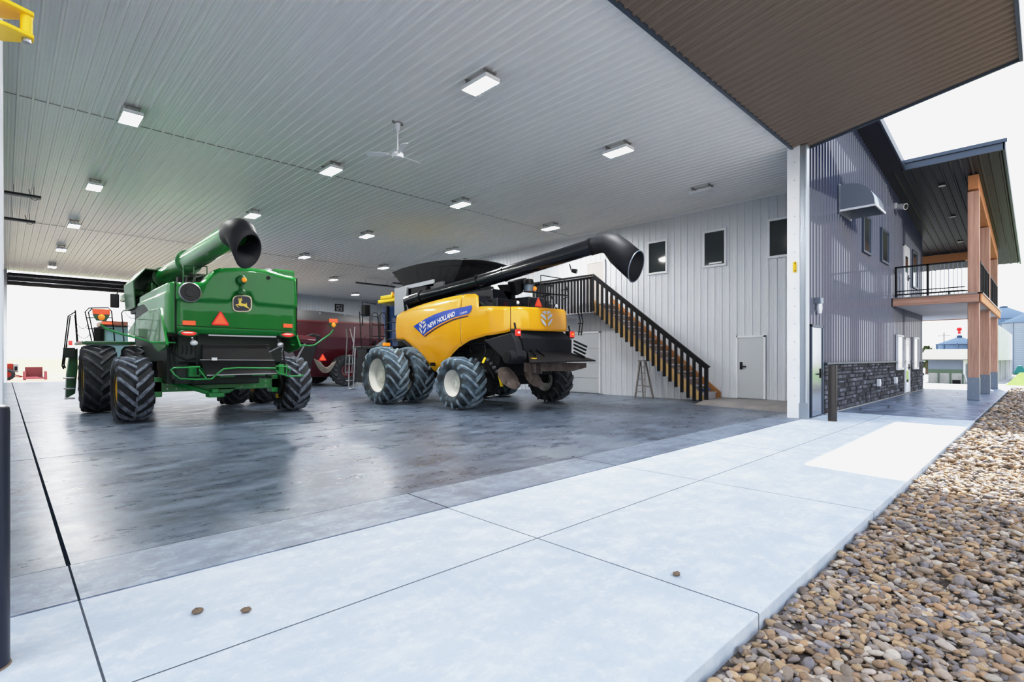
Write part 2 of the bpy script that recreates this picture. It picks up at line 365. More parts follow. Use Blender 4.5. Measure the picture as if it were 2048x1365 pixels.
# exterior facade, sloping under the roof
roofz = lambda x: 9.69-.112*x if x > 6 else 9.018-.112*(6-x)
mb = rib_wall('y', 3.72, 12.74, 28.3, 1.2, lambda s: roofz(s)-.02, .2286, .045, .10, .05, -1, False)
mb2 = rib_wall('y', 3.72, 12.74, 13.98, 0, 1.2, .2286, .045, .10, .05, -1, False); mb.add(mb2.v, mb2.f)
mb.box(12.8, 28.3, 3.73, 3.95, 0, 6.4)
struct('wall_front', mb, M['facade'])
mb = MB().add([(-1.6, 3.9, 6.3), (12.8, 3.9, 6.3), (12.8, 3.9, roofz(12.8)), (6, 3.9, roofz(6)), (-1.6, 3.9, roofz(-1.6))], [(0, 1, 2, 3, 4)])
struct('wall_gable', mb, M['facade'])
mb = MB().box(28.3, 28.45, 3.72, 39.4, 0, 6.4); struct('wall_end', mb, M['facade'])
mb = MB().box(-1.6, -.36, 3.72, 4.0, 0, 6.4).box(-1.75, -1.6, 3.72, 39.4, 0, 6.4); struct('wall_front_left', mb, M['facade'])
# stone wainscot: ledge stones with varied tone
def stones():
    vs = []; mb = MB(); cols = []; z = .02
    while z < 1.17:
        h = random.choice((.09, .11, .13)); h = min(h, 1.19-z); x = 13.98-random.random()*.2
        while x < 28.3:
            L_ = random.uniform(.18, .5); x1 = min(x+L_, 28.3); x0 = max(x, 13.98)
            hit = any(a-.06 < x1 and x0 < b_+.06 for a, b_, zz in ((24.0, 25.1, 0),)) or any(a < x1 and x0 < b_ and z+h > .9 for a, b_ in ((22.4, 23.6), (25.65, 26.75)))
            if x1-x0 > .05 and not hit:
                d = random.uniform(.035, .085); j = lambda: random.uniform(-.008, .008)
                a, b_, c0, c1 = x0+.006, x1-.006, z+.006, z+h-.006; g = .012
                p = [(a, 3.72, c0), (b_, 3.72, c0), (b_, 3.72, c1), (a, 3.72, c1), (a+g, 3.72-d+j(), c0+g), (b_-g, 3.72-d+j(), c0+g), (b_-g, 3.72-d+j(), c1-g), (a+g, 3.72-d+j(), c1-g)]
                mb.add(p, [(4, 5, 6, 7), (0, 1, 5, 4), (1, 2, 6, 5), (2, 3, 7, 6), (3, 0, 4, 7)])
                t = random.choice((.05, .07, .10, .14, .20)); cols += [(t*.93, t*.96, t*1.18, 1)]*5
            x = x1
        z += h
    mb.mi = 1; mb.box(13.98, 24.0, 3.68, 3.72, 0, 1.19); mb.box(25.1, 28.3, 3.68, 3.72, 0, 1.19); cols += [(.03, .03, .04, 1)]*12
    mb.mi = 2; mb.box(13.95, 22.4, 3.60, 3.72, 1.19, 1.235).box(23.6, 24.0, 3.60, 3.72, 1.19, 1.235).box(25.1, 25.65, 3.60, 3.72, 1.19, 1.235).box(26.75, 28.35, 3.6, 3.72, 1.19, 1.235); cols += [(.2, .2, .23, 1)]*24
    o = struct('wall_stone_base', mb, [M['stone'], M['mortar'], M['fascia']])
    ca = o.data.color_attributes.new('Col', 'FLOAT_COLOR', 'CORNER'); arr = []
    for p in o.data.polygons: arr += list(cols[p.index])*p.loop_total
    ca.data.foreach_set('color', arr)
stones()
mb = MB().box(13.98, 28.3, 3.63, 3.67, .0, .02); struct('trim_3', mb, M['walk'])
# right jamb of the big opening with galvanised corner
mb = MB().box(12.6, 12.74, 3.80, 4.06, 0, 6.12); struct('trim_4', mb, M['jamb'], bevel=.01)
mb = MB().box(12.62, 12.80, 3.66, 3.80, 0, 6.05).cyl((12.62, 3.68, .0), (12.62, 3.68, 6.0), .03, n=10).box(12.59, 12.66, 3.63, 3.81, 0, .35); struct('trim_5', mb, M['galv'])
mb = MB()
for k in range(14):
    mb.cyl((12.597, 3.9, .5+k*.4), (12.585, 3.9, .5+k*.4), .012, n=8)
struct('trim_6', mb, M['galv'])
# roof and eave soffits
mb = MB(); A = []
for y in (3.12, 39.6): A.append([(x, y, roofz(x)+.12) for x in (-2.2, 6, 28.6)])
B = [[(x, y, z-.14) for x, y, z in r] for r in A]
grid(mb, A); grid(mb, B); mb.add(A[0]+B[0], [(0, 1, 4, 3), (1, 2, 5, 4)])
mb.add(A[0]+A[1]+B[0]+B[1], [(2, 5, 11, 8), (0, 6, 9, 3)])
struct('roof', mb, M['roof'])
mb = MB()   # dark soffit under the rake, with its blue-grey edge board
mb.prism([(12.5, 3.16, roofz(12.5)-.04), (20.6, 3.16, roofz(20.6)-.04), (20.6, 3.70, roofz(20.6)-.04), (12.5, 3.70, roofz(12.5)-.04)], (0, 0, .03)); struct('trim_7', mb, M['soffit'])
mb = MB().prism([(6, 3.10, roofz(6)-.06), (20.6, 3.10, roofz(20.6)-.06), (20.6, 3.10, roofz(20.6)+.16), (6, 3.10, roofz(6)+.16)], (0, .05, 0)); struct('trim_8', mb, M['fascia'])
# balcony canopy: ribbed sloping soffit, fascia boards
def soff(x): return roofz(x)-.03
pr = ribs(.88, 3.7, .2286, .025, .07, .035, False); mb = MB()
grid(mb, [[(x, s, soff(x)-h) for s, h in pr] for x in (20.55, 34.2)]); mb.prism([(20.55, .85, soff(20.55)+.03), (34.2, .85, soff(34.2)+.03), (34.2, 3.7, soff(34.2)+.03), (20.55, 3.7, soff(20.55)+.03)], (0, 0, .15))
pr2 = ribs(3.7, 6.2, .2286, .025, .07, .035, False); grid(mb, [[(x, s, soff(x)-h) for s, h in pr2] for x in (28.5, 34.2)])
struct('roof_canopy', mb, M['soffit'])
mb = MB().prism([(20.5, .82, soff(20.5)-.04), (20.5, 3.14, soff(20.5)-.04), (20.5, 3.14, soff(20.5)+.16), (20.5, .82, soff(20.5)+.16)], (.05, 0, 0))
mb.prism([(20.44, .76, soff(20.5)+.16), (20.44, 3.14, soff(20.5)+.16), (20.44, 3.14, soff(20.5)+.26), (20.44, .76, soff(20.5)+.26)], (.06, 0, 0)); struct('trim_9', mb, M['fascia'])
mb = MB().prism([(20.5, .80, soff(20.5)-.04), (34.3, .80, soff(34.3)-.04), (34.3, .80, soff(34.3)+.22), (20.5, .80, soff(20.5)+.22)], (0, .05, 0)); struct('trim_10', mb, M['fascia'])
# ---- the open bifold door over the entrance
def bifold():
    d = thing('door_1', None, None, (6.3, 3.8, 6.1), kind='structure')
    pr = ribs(-.3, 12.92, .2, .034, .07, .03)
    y0, z0, y1, z1 = 3.92, 6.05, .32, 6.68
    mb = MB(); grid(mb, [[(s, y0, z0-h) for s, h in pr], [(s, y1, z1-h) for s, h in pr]])
    mb.prism([(-.3, y0, z0+.01), (12.92, y0, z0+.01), (12.92, y1, z1+.01), (-.3, y1, z1+.01)], (0, 0, .16)); mb.build('lower_leaf', M['bronze'], d)
    mb = MB().prism([(-.3, 3.55, 7.35), (12.92, 3.55, 7.35), (12.92, y1, z1+.2), (-.3, y1, z1+.2)], (0, 0, .12)); mb.build('upper_leaf', M['bronze'], d)
    mb = MB().bar((12.93, y0, z0+.05), (12.93, y1-.01, z1+.05), .04, .2).bar((-.32, y1-.02, z1+.06), (12.95, y1-.02, z1+.06), .05, .24).bar((-.3, y0+.03, z0-.02), (12.6, y0+.03, z0-.02), .05, .06); mb.build('edge_trim', M['fascia'], d)
bifold()
def backdoor():
    d = thing('door_2', None, None, (6.3, YB, 5.6), kind='structure')
    mb = MB()
    for z, y in ((5.92, YB-.15), (5.62, YB-.3), (5.38, YB-.2)): mb.bar((.15, y, z), (12.6, y, z), .09, .09)
    for k in range(13):
        x = .3+k; mb.bar((x, YB-.15, 5.92), (x+.5, YB-.25, 5.4), .05, .05).bar((x+.5, YB-.25, 5.4), (x+1, YB-.15, 5.92), .05, .05)
    mb.build('truss', M['black'], d)
    MB().box(.12, 12.6, YB-.1, YB+.05, 5.3, 5.95).build('folded_leaf', mat('folded_leaf_dark', (.06, .06, .07), .4, .3), d)
    MB().bar((.15, YB-.34, 5.5), (12.6, YB-.34, 5.5), .05, .04).bar((.15, YB-.34, 5.75), (12.6, YB-.34, 5.75), .05, .03).build('cross_rod', M['steel'], d)
backdoor()
# ---- windows and doors
nwin = [0]; ndoor = [2]
def window(axis, c, a, b, z0, z1, sgn, frame, pane, fw=.07):
    nwin[0] += 1; d = thing('window_%d' % nwin[0], None, None, ((c, (a+b)/2, z0) if axis == 'x' else ((a+b)/2, c, z0)), kind='structure')
    def bx(mb, s0, s1, q0, q1, w0, w1):
        p, q = sorted((c+sgn*w0, c+sgn*w1))
        return mb.box(p, q, s0, s1, q0, q1) if axis == 'x' else mb.box(s0, s1, p, q, q0, q1)
    mb = MB(); bx(mb, a-fw, b+fw, z0-fw, z0, -.01, .06); bx(mb, a-fw, b+fw, z1, z1+fw, -.01, .06); bx(mb, a-fw, a, z0, z1, -.01, .06); bx(mb, b, b+fw, z0, z1, -.01, .06); mb.build('window_frame', frame, d, bevel=.006)
    mb = MB(); bx(mb, a, b, z0, z1, .0, .035); mb.build('pane', pane, d)
    return d
window('x', XR, 8.86, 9.48, 4.25, 5.25, -1, M['trimw'], M['winglass'])
wd = window('x', XR, 6.88, 7.5, 4.25, 5.27, -1, M['trimw'], M['winglass'])
MB().box(XR-.06, XR-.037, 6.95, 7.35, 4.27, 4.32).build('sill_papers', M['white'], wd)
window('x', XR, 4.85, 5.55, 4.28, 5.28, -1, M['trimw'], M['winglass'])
window('y', 3.69, 17.72, 18.55, 4.47, 5.45, -1, M['fascia'], M['skyglass'])
window('y', 3.69, 20.13, 21.08, 4.5, 5.46, -1, M['fascia'], M['skyglass'])
window('y', 3.69, 25.65, 26.65, 4.2, 5.55, -1, M['fascia'], M['skyglass'])
window('y', 3.66, 22.5, 23.5, .98, 2.10, -1, M['trimw'], M['skyglass'])
window('y', 3.66, 25.72, 26.68, .96, 2.10, -1, M['trimw'], M['skyglass'])
def mandoor(axis, c, a, b, z0, z1, sgn, frame, skin, lever=None, lite=False):
    ndoor[0] += 1; d = thing('door_%d' % ndoor[0], None, None, ((c, (a+b)/2, z0) if axis == 'x' else ((a+b)/2, c, z0)), kind='structure')
    def bx(mb, s0, s1, q0, q1, w0, w1):
        p, q = sorted((c+sgn*w0, c+sgn*w1))
        return mb.box(p, q, s0, s1, q0, q1) if axis == 'x' else mb.box(s0, s1, p, q, q0, q1)
    mb = MB(); bx(mb, a-.06, a, z0, z1+.06, 0, .05); bx(mb, b, b+.06, z0, z1+.06, 0, .05); bx(mb, a-.06, b+.06, z1, z1+.06, 0, .05); mb.build('door_frame', frame, d, bevel=.005)
    mb = MB(); bx(mb, a, b, z0+.01, z1, 0, .03); mb.build('door_leaf', skin, d)
    if lite:
        for q0, q1 in ((1.15, 1.75), (.25, .85)):
            mb = MB(); bx(mb, a+.25, b-.25, z0+q0, z0+q1, .03, .036); mb.build('door_pane', M['skyglass'], d)
    if lever is not None:
        mb = MB(); s = lever; bx(mb, s-.04, s+.04, z0+.86, z0+1.08, .03, .05); bx(mb, s-.16, s+.02, z0+.93, z0+.965, .07, .095); bx(mb, s-.015, s+.015, z0+.93, z0+.965, .05, .095); mb.build('door_handle', M['black'], d, bevel=.006)
    return d
mandoor('x', XR-.02, 5.72, 6.46, .14, 1.95, -1, M['trimw'], M['doorw'], 6.36)
mandoor('y', 3.69, 12.96, 13.74, .02, 2.04, -1, M['fascia'], M['doorglass'], 13.62)
mandoor('y', 3.69, 24.1, 25.0, .03, 2.04, -1, M['trimw'], M['white'], 24.85, True)
mandoor('y', 3.69, 23.9, 24.9, 3.42, 5.5, -1, M['trimw'], M['white'], 24.75, True)
def ohdoor():
    ndoor[0] += 1; d = thing('door_%d' % ndoor[0], None, None, (XR, 13.2, 0), kind='structure')
    MB().box(XR-.07, XR-.02, 11.5, 11.57, .02, 2.34).box(XR-.07, XR-.02, 15.0, 15.07, .02, 2.34).box(XR-.07, XR-.02, 11.5, 15.07, 2.27, 2.34).build('door_frame', M['trimw'], d, bevel=.005)
    for k in range(4):
        MB().box(XR-.055, XR-.02, 11.57, 15.0, .03+k*.56, .58+k*.56).build('door_panel', M['doorw'], d, bevel=.008)
ohdoor()
mandoor('x', XR-.02, 11.35, 12.1, 3.2, 4.9, -1, M['trimw'], mat('tan_door', (.46, .44, .42), .5))
# raised concrete landing by the inner door
mb = MB().add([(14.35, 7.15, 0), (13.7, 4.1, 0), (XR, 4.1, 0), (XR, 7.15, 0), (14.75, 7.0, .11), (14.1, 4.1, .11), (XR, 4.1, .13), (XR, 7.0, .13)], [(4, 5, 6, 7), (0, 1, 5, 4), (1, 2, 6, 5), (2, 3, 7, 6), (3, 0, 4, 7)])
struct('floor_landing', mb, mat('landing_concrete', (.30, .28, .27), .45, var=(2, (.22, .21, .21), .4, .6)))
# ceiling lap seams
mb = MB()
for y in (12.9, 24.7): mb.box(0, 15.7, y, y+.02, CZ-.028, CZ-.016)
struct('trim_11', mb, M['conduit'])
# ---- ground outside
def ground(name, pts, m, z=0):
    return MB().add([(x, y, z) for x, y in pts], [tuple(range(len(pts)))])
mb = MB().add([(-900, 39.6, -.06), (900, 39.6, -.06), (900, 62, -.08), (-900, 62, -.08)], [(0, 1, 2, 3)]); struct('ground_yard', mb, M['yard'])
mb = MB().add([(-900, 62, -.08), (900, 62, -.08), (900, 900, 0), (-900, 900, 0)], [(0, 1, 2, 3)]); struct('ground_field', mb, M['field'])
mb = MB(); pts = []
for k in range(121):
    x = -1500+k*25; h = 9+7*math.sin(k*.22)+4*math.sin(k*.57+1)+2*math.sin(k*1.3); pts.append((x, h))
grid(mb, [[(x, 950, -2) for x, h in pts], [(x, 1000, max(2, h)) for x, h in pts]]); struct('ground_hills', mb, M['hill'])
mb = MB().add([(28.5, 6.5, -.12), (35.2, 6.5, -.12), (35.2, -2, -.12), (60, -2, -.32), (300, -2, -.3), (300, 39.6, -.3), (28.5, 39.6, -.12)], [tuple(range(7))]); struct('ground_far_yard', mb, M['walk'])
mb = MB(); P = []
for i in range(13):
    y = -14+i*(15.4/12); P.append([(x, y, -.07+max(0, min(1, (x-33)/25))*(.30+.05*math.sin(x)+.06*(1-y)/4)+random.uniform(-.02, .02)) for x in [33.6+j*1.2 for j in range(20)]])
grid(mb, P); o = mb.build('lawn_grass', M['grass'], smooth=60); tag(o, 'bright green lawn rising beyond the gravel and the posts', 'grass', kind='stuff')
mb = MB().add([(-6, -8, -.10), (33.5, -8, -.10), (33.5, 1.06, -.10), (-6, 1.06, -.10)], [(0, 1, 2, 3)]); struct('ground_gravel_bed', mb, M['gravelbed'])
def pebbles():
    def ico(sub):
        bm = bmesh.new(); bmesh.ops.create_icosphere(bm, subdivisions=sub, radius=1); v = np.array([q.co[:] for q in bm.verts], np.float32); f = np.array([[q.index for q in t.verts] for t in bm.faces], np.int32); bm.free(); return v, f
    pal = np.array([(.34, .27, .21), (.27, .21, .165), (.40, .34, .29), (.45, .32, .20), (.31, .21, .13), (.22, .19, .18), (.38, .25, .15), (.48, .42, .35), (.26, .235, .24), (.41, .29, .17)], np.float32)
    V = []; Fc = []; Cc = []; base = 0
    for x0, x1, y0, y1, sp, sub, lay in ((1.3, 4.0, -.5, 1.03, .030, 2, 1.5), (4.0, 9, -.6, 1.03, .038, 1, 1.45), (9, 18, -.8, 1.02, .06, 1, 1.3), (18, 31.5, -1.0, 1.0, .078, 1, 1.15), (1.3, 9, -2.4, -.5, .09, 1, 1.2)):
        v0, f0 = ico(sub); n = int((x1-x0)*(y1-y0)/sp**2*lay)
        cx = rng.uniform(x0, x1, n); cy = rng.uniform(y0, y1, n); s = sp*rng.lognormal(-.42, .34, n); s = np.clip(s, sp*.3, sp*1.25)
        sc = np.stack([s*rng.uniform(.85, 1.4, n), s*rng.uniform(.6, .9, n), s*rng.uniform(.32, .52, n)], 1)
        cz = -.095+sc[:, 2]*.8+rng.uniform(0, 1, n)*sp*.75
        a = rng.uniform(0, 2*np.pi, n); ti = rng.normal(0, .3, n)
        p = v0[None]*sc[:, None, :]; p = p*(1+.10*np.sin(v0[None, :, 0]*3+a[:, None])[:, :, None])
        x = p[:, :, 0]*np.cos(ti)[:, None]-p[:, :, 2]*np.sin(ti)[:, None]; z = p[:, :, 0]*np.sin(ti)[:, None]+p[:, :, 2]*np.cos(ti)[:, None]; y = p[:, :, 1]
        q = np.stack([x*np.cos(a)[:, None]-y*np.sin(a)[:, None]+cx[:, None], x*np.sin(a)[:, None]+y*np.cos(a)[:, None]+cy[:, None], z+cz[:, None]], 2)
        q[:, :, 1] = np.minimum(q[:, :, 1], 1.058)
        V.append(q.reshape(-1, 3)); k = len(v0)
        Fc.append((f0[None]+(np.arange(n)*k)[:, None, None]).reshape(-1, 3)+base); base += n*k
        c = pal[rng.integers(0, len(pal), n)]*rng.uniform(.7, 1.25, n)[:, None]
        Cc.append(np.repeat(np.concatenate([c, np.ones((n, 1))], 1)[:, None], k, 1).reshape(-1, 4))
    V = np.concatenate(V); Fc = np.concatenate(Fc); Cc = np.concatenate(Cc).astype(np.float32)
    me = bpy.data.meshes.new('river_pebbles'); me.vertices.add(len(V)); me.vertices.foreach_set('co', V.astype(np.float32).ravel())
    me.loops.add(Fc.size); me.loops.foreach_set('vertex_index', Fc.ravel().astype(np.int32)); me.polygons.add(len(Fc)); me.polygons.foreach_set('loop_start', (np.arange(len(Fc))*3).astype(np.int32)); me.polygons.foreach_set('use_smooth', np.ones(len(Fc), bool))
    me.update(); me.validate(); ca = me.color_attributes.new('Col', 'FLOAT_COLOR', 'POINT'); ca.data.foreach_set('color', Cc.ravel()); me.materials.append(M['pebble'])
    o = bpy.data.objects.new('river_pebbles', me); COL.objects.link(o); tag(o, 'bed of mixed tan and grey river pebbles along the concrete', 'gravel', kind='stuff')
pebbles()
mb = MB().add([(-400, -8, -.35), (400, -8, -.35), (400, -400, -.35), (-400, -400, -.35)], [(0, 3, 2, 1)]); struct('ground_south', mb, mat('south_gravel_yard', (.44, .40, .35), .9, var=(.3, (.36, .33, .28), .4, .6)))
mb = MB().add([(-400, -8, -.4), (-6, -8, -.4), (-6, 39.6, -.4), (-400, 39.6, -.4)], [(0, 1, 2, 3)]); struct('ground_west', mb, M['walk'])
mb = MB(); TP = [(9+i*.5, 4+1.6*math.sin(i*.9)+1.2*math.sin(i*2.3)+random.uniform(0, 1.2)) for i in range(44)]
grid(mb, [[(x, -30, -.4) for x, h in TP], [(x, -30.5+random.uniform(-1, 1), h*.6) for x, h in TP], [(x, -32, h+3.5) for x, h in TP]]); struct('ground_tree_belt', mb, M['leaf'])
SC.view_settings.use_curve_mapping = True
_c = SC.view_settings.curve_mapping; _k = _c.curves[3]
_k.points[0].location = (0, 0); _k.points[1].location = (1, .875)
_k.points.new(.10, .096); _p = _k.points.new(.72, .77); _c.extend = 'HORIZONTAL'; _c.update()
# ================================================================ THE MACHINES
def JA(x, y, **k): return at(100+x/2.967, 400+y/2.967, **k)
def JB(x, y, **k): return at(330+x/4.138, 520+y/4.138, **k)
def NA(x, y, **k): return at(680+x/3.303, 440+y/3.303, **k)
def NB(x, y, **k): return at(780+x/6.2045, 500+y/6.2045, **k)
def NC(x, y, **k): return at(960+x/5.25, 560+y/5.25, **k)
def tire(parent, c, Rr, w, rr, mt, ml, mrim, N=17, k=.62, out=-1, lug=.05, hub=None, name='tire'):
    """agricultural tyre on an X axis; lugs lean up towards the shoulders seen from behind; out = side of the dished rim face"""
    cx, cy, cz = c; mb = MB()
    half = [(rr, .40*w), (rr+.03, .46*w), (rr+.4*(Rr-rr), .5*w), (Rr-.10, .485*w), (Rr-.065, .44*w), (Rr-lug-.005, .30*w), (Rr-lug, .1*w)]
    prof = [(r, -h) for r, h in half]+[(r, h) for r, h in reversed(half)]
    prof += [(rr-.02, .36*w), (rr-.02, -.36*w)]
    mb.lathe(prof, c, 'x', 56, closed=True)
    mb.mi = 1
    for side in (-1, 1):
        for i in range(N):
            ph0 = 2*math.pi*(i+(.25 if side > 0 else -.25))/N; rings = []
            for t, r1, wd in ((-.03, Rr, .050), (.15, Rr, .05), (.30, Rr-.004, .048), (.43, Rr-.018, .046), (.495, Rr-.055, .042), (.505, Rr-.11, .036)):
                ph = ph0+k*max(0, t)*w/(.5*w)*.5*1.0; r0 = r1-lug-.02; dphi = wd/Rr
                P = lambda r, a: (cx+side*t*w, cy-r*math.cos(a), cz+r*math.sin(a))
                rings.append([P(r0, ph-dphi*1.35), P(r1, ph-dphi*.8), P(r1, ph+dphi*.8), P(r0, ph+dphi*1.35)])
            mb.loft(rings)
    t = mb.build(name, [mt, ml], parent, smooth=40)
    mb = MB(); o = out
    prof = [(rr+.005, o*.42*w), (rr+.012, o*.40*w), (rr-.03, o*.36*w), (rr-.05, o*.20*w), (rr-.09, o*.12*w), (rr*.45, o*.10*w), (rr*.40, o*.16*w), (.02, o*.17*w)]
    mb.lathe(prof, c, 'x', 40); prof = [(rr+.005, -o*.42*w), (rr-.03, -o*.36*w), (rr-.05, -o*.1*w), (rr-.05, o*.12*w)]; mb.lathe(prof, c, 'x', 40)
    rim = mb.build('wheel_rim', mrim, t, smooth=35)
    mb = MB()
    for i in range(10):
        a = 2*math.pi*i/10; y = cy+rr*.32*math.cos(a); z = cz+rr*.32*math.sin(a); mb.cyl((cx+o*.15*w, y, z), (cx+o*.19*w, y, z), .018, n=6)
    mb.cyl((cx, cy, cz), (cx+o*.20*w, cy, cz), rr*.2, n=16); mb.build('hub', hub or mrim, t, smooth=35)
    return t
def smv(parent, c, sz, tilt=0):
    """slow-moving-vehicle triangle facing -Y"""
    x, y, z = c
    def tri(s, cut):
        h = s*.866; p = []
        V = [(-s/2, 0), (s/2, 0), (0, h)]
        for i in range(3):
            a = V[i]; b = V[(i+1) % 3]; q = V[i-1]
            for o in (q, b):
                p.append((a[0]+(o[0]-a[0])*cut, a[1]+(o[1]-a[1])*cut))
        return p
    mb = MB(); mb.prism([(x+a, y, z+b) for a, b in tri(sz, .09)], (0, -.012, 0)); t = mb.build('slow_vehicle_triangle', M['red'], parent)
    mb = MB(); mb.prism([(x+a*.72, y-.012, z+b*.72+sz*.085) for a, b in tri(sz, .03)], (0, -.006, 0)); mb.build('triangle_face', M['orange'], t)
def plate(mb, pts, d): mb.prism(pts, d)
def text_mesh(s, size=1., bold=0):
    c = bpy.data.curves.new('lettering', 'FONT'); c.body = s; c.size = size; c.offset = bold; c.resolution_u = 2
    o = bpy.data.objects.new('lettering_source', c); COL.objects.link(o); bpy.context.view_layer.update()
    dg = bpy.context.evaluated_depsgraph_get(); me = bpy.data.meshes.new_from_object(o.evaluated_get(dg))
    v = [tuple(q.co) for q in me.vertices]; f = [list(p.vertices) for p in me.polygons]
    bpy.data.objects.remove(o); bpy.data.curves.remove(c); bpy.data.meshes.remove(me); return v, f
# ---------------------------------------------------------------- green combine
def green_combine():
    cx = 3.6; root = thing('combine_harvester', 'green combine harvester with yellow rims and dual front tires, parked at left', 'combine harvester', (cx, 14, 0), 'combine harvesters in the shop')
    mx = lambda x: 2*cx-x
    YR = 12.0
    # tyres
    for s in (-1, 1):
        tire(root, (cx+s*1.66, 13.55, .69), .69, .62, .36, M['tyre'], M['luggrey'], M['rimy'], 15, 1.05, s, .055)
        tire(root, (cx+s*1.93, 16.45, .83), .83, .66, .48, M['tyre'], M['lugdark'], M['rimy'], 16, 1.0, s, .055)
        tire(root, (cx+s*1.12, 16.45, .83), .83, .62, .48, M['tyre'], M['lugdark'], M['rimy'], 16, 1.0, s, .055)
    # rear hood: height field with a crease that climbs round the badge
    lx, rx = JA(747, 500, Y=YR).x, JA(1467, 500, Y=YR).x
    tx = [(747, 490), (895, 488), (925, 470), (950, 440), (972, 418), (1005, 405), (1180, 402), (1290, 415), (1400, 448), (1467, 460)]
    T = [JA(*p, Y=YR) for p in tx]; xs = [p.x for p in T]; zs = [p.z for p in T]
    bz = 1.84; e = [(747, 603), (1055, 612), (1075, 598), (1090, 566), (1140, 556), (1188, 566), (1207, 612), (1225, 628), (1467, 648)]
    E_ = [JA(*p, Y=YR) for p in e]; exs = [p.x for p in E_]; ezs = [p.z for p in E_]
    def RY(x, z):
        zc = interp(x, exs, ezs); d = sm((z-zc)/.06)
        edge = max(0, 1-(min(x-lx, rx-x))/.10); bot = max(0, 1-(z-bz)/.12)
        topx = interp(x, xs, zs); tp = max(0, 1-(topx-z)/.10)
        low = .025*sm((2.13-z)/.03)
        return YR-.055*d+.05*edge**2+.06*bot**2+.05*tp**2+.05*max(0, z-2.3)-low*0+.02*(1-((x-cx)/1.3)**2)*-1
    nx, nz = 96, 64
    def rear(x0, x1, off=0): return [[(x, RY(x, bz+(interp(x, xs, zs)-bz)*j/nz)-off, bz+(interp(x, xs, zs)-bz)*j/nz) for x in [x0+(x1-x0)*i/nx for i in range(nx+1)]] for j in range(nz+1)]
    mb = MB(); G = rear(lx, rx); grid(mb, G)
    for edge, d in ((G[0], (0, .12, 0)), (G[-1], (0, .25, 0)), ([r[0] for r in G], (0, .1, 0)), ([r[-1] for r in G], (0, .1, 0))):
        grid(mb, [edge, [tuple(Vector(p)+Vector(d)) for p in edge]])
    hood = mb.build('rear_hood', M['green'], root, smooth=50)
    # lower skirt seam
    mb = MB(); a = JA(757, 746, Y=YR).z; mb.tube([(x, RY(x, a-.01*(x-lx))-.002, a-.01*(x-lx)) for x in [lx+.02+(rx-lx-.04)*i/40 for i in range(41)]], .006, 6); mb.build('hood_seam', M['black'], hood)
    for x_ in (lx, rx): MB().tube([(x_, YR+.03, bz+.02), (x_, YR+.03, 2.3), (x_, YR+.02, interp(x_, xs, zs)-.02)], .012, 6).build('hood_seam', M['black'], hood)
    # round radiator screen, beacon, badge, reflectors, lamps
    c = JA(828, 550, Y=YR-.02); mb = MB().lathe([(.195, .03), (.20, -.03), (.18, -.045), (.175, .02)], (c.x, YR-.05, c.z), 'y', 40); mb.build('screen_ring', M['steel'], hood, smooth=40)
    mb = MB().lathe([(.18, .0), (.178, -.02), (.09, -.025), (.085, -.05), (.0005, -.05)], (c.x, YR-.05, c.z), 'y', 40); mb.build('radiator_screen', M['screen'], hood, smooth=40)
    c = JA(1140, 475, Y=YR-.12); bx, bzz = c.x, c.z
    mb = MB().cyl((bx, YR-.13, bzz-.27), (bx, YR-.13, bzz-.1), .022, n=10).lathe([(.0, -.30), (.075, -.30), (.085, -.27), (.07, -.23), (.03, -.21), (.025, -.2)], (bx, YR-.13, bzz), 'z', 20); mb.ball((bx, YR-.10, bzz), .095, 12, rz=1.15, ry=.7); bc = mb.build('beacon', M['dgreen'], root, smooth=50)
    MB().ball((bx+.03, YR-.145, bzz), .055, 10).build('beacon_lens', M['amber'], bc, smooth=60)
    # badge with leaping deer
    def BG(x, y, off): p = at(450+x/19.5, 570+y/19.5, Y=YR-.03-off); return (p.x, p.y, p.z)
    def rsq(cx_, cy_, hw, hh, n=40):
        out = []
        for i in range(n):
            t = 2*math.pi*i/n; c_, s_ = math.cos(t), math.sin(t); p = 4.0
            r = (abs(c_)**p+abs(s_)**p)**(-1/p); out.append((cx_+hw*r*c_, cy_+hh*r*s_))
        return out
    mb = MB().prism([BG(x, y, 0) for x, y in rsq(668, 735, 378, 322)], (0, -.012, 0)); bd = mb.build('badge', M['cream'], root)
    mb = MB().prism([BG(x, y, .012) for x, y in rsq(668, 735, 338, 284)], (0, -.006, 0)); mb.build('badge_field', M['emb'], bd)
    deer = [(515, 625), (560, 600), (600, 592), (590, 575), (545, 580), (500, 575), (500, 548), (530, 550), (515, 505), (540, 520), (560, 548), (585, 548), (560, 495), (590, 530), (605, 552), (630, 520), (618, 488), (645, 492), (655, 530), (640, 580), (690, 592), (660, 612), (632, 625), (628, 690), (660, 725), (740, 740), (820, 750), (835, 725), (800, 685), (830, 695), (855, 740), (850, 790), (875, 850), (930, 900), (975, 960), (955, 965), (900, 915), (830, 890), (740, 835), (620, 832), (550, 815), (500, 795), (450, 785), (500, 850), (560, 880), (545, 893), (485, 865), (405, 775), (430, 762), (500, 755), (530, 735), (545, 665)]
    mb = MB().prism([BG(x, y, .018) for x, y in deer], (0, -.005, 0)); mb.build('leaping_deer', M['deer'], bd)
    c = JA(1013, 745, Y=YR-.06); smv(root, (c.x, YR-.035, c.z), .36)
    for a, b in (((788, 716), (863, 745)), ((1385, 735), (1437, 760))):
        p, q = JA(*a, Y=YR-.03), JA(*b, Y=YR-.03); MB().box(p.x, q.x, YR-.045, YR+.01, q.z, p.z).build('reflector', M['orange'], root, bevel=.003)
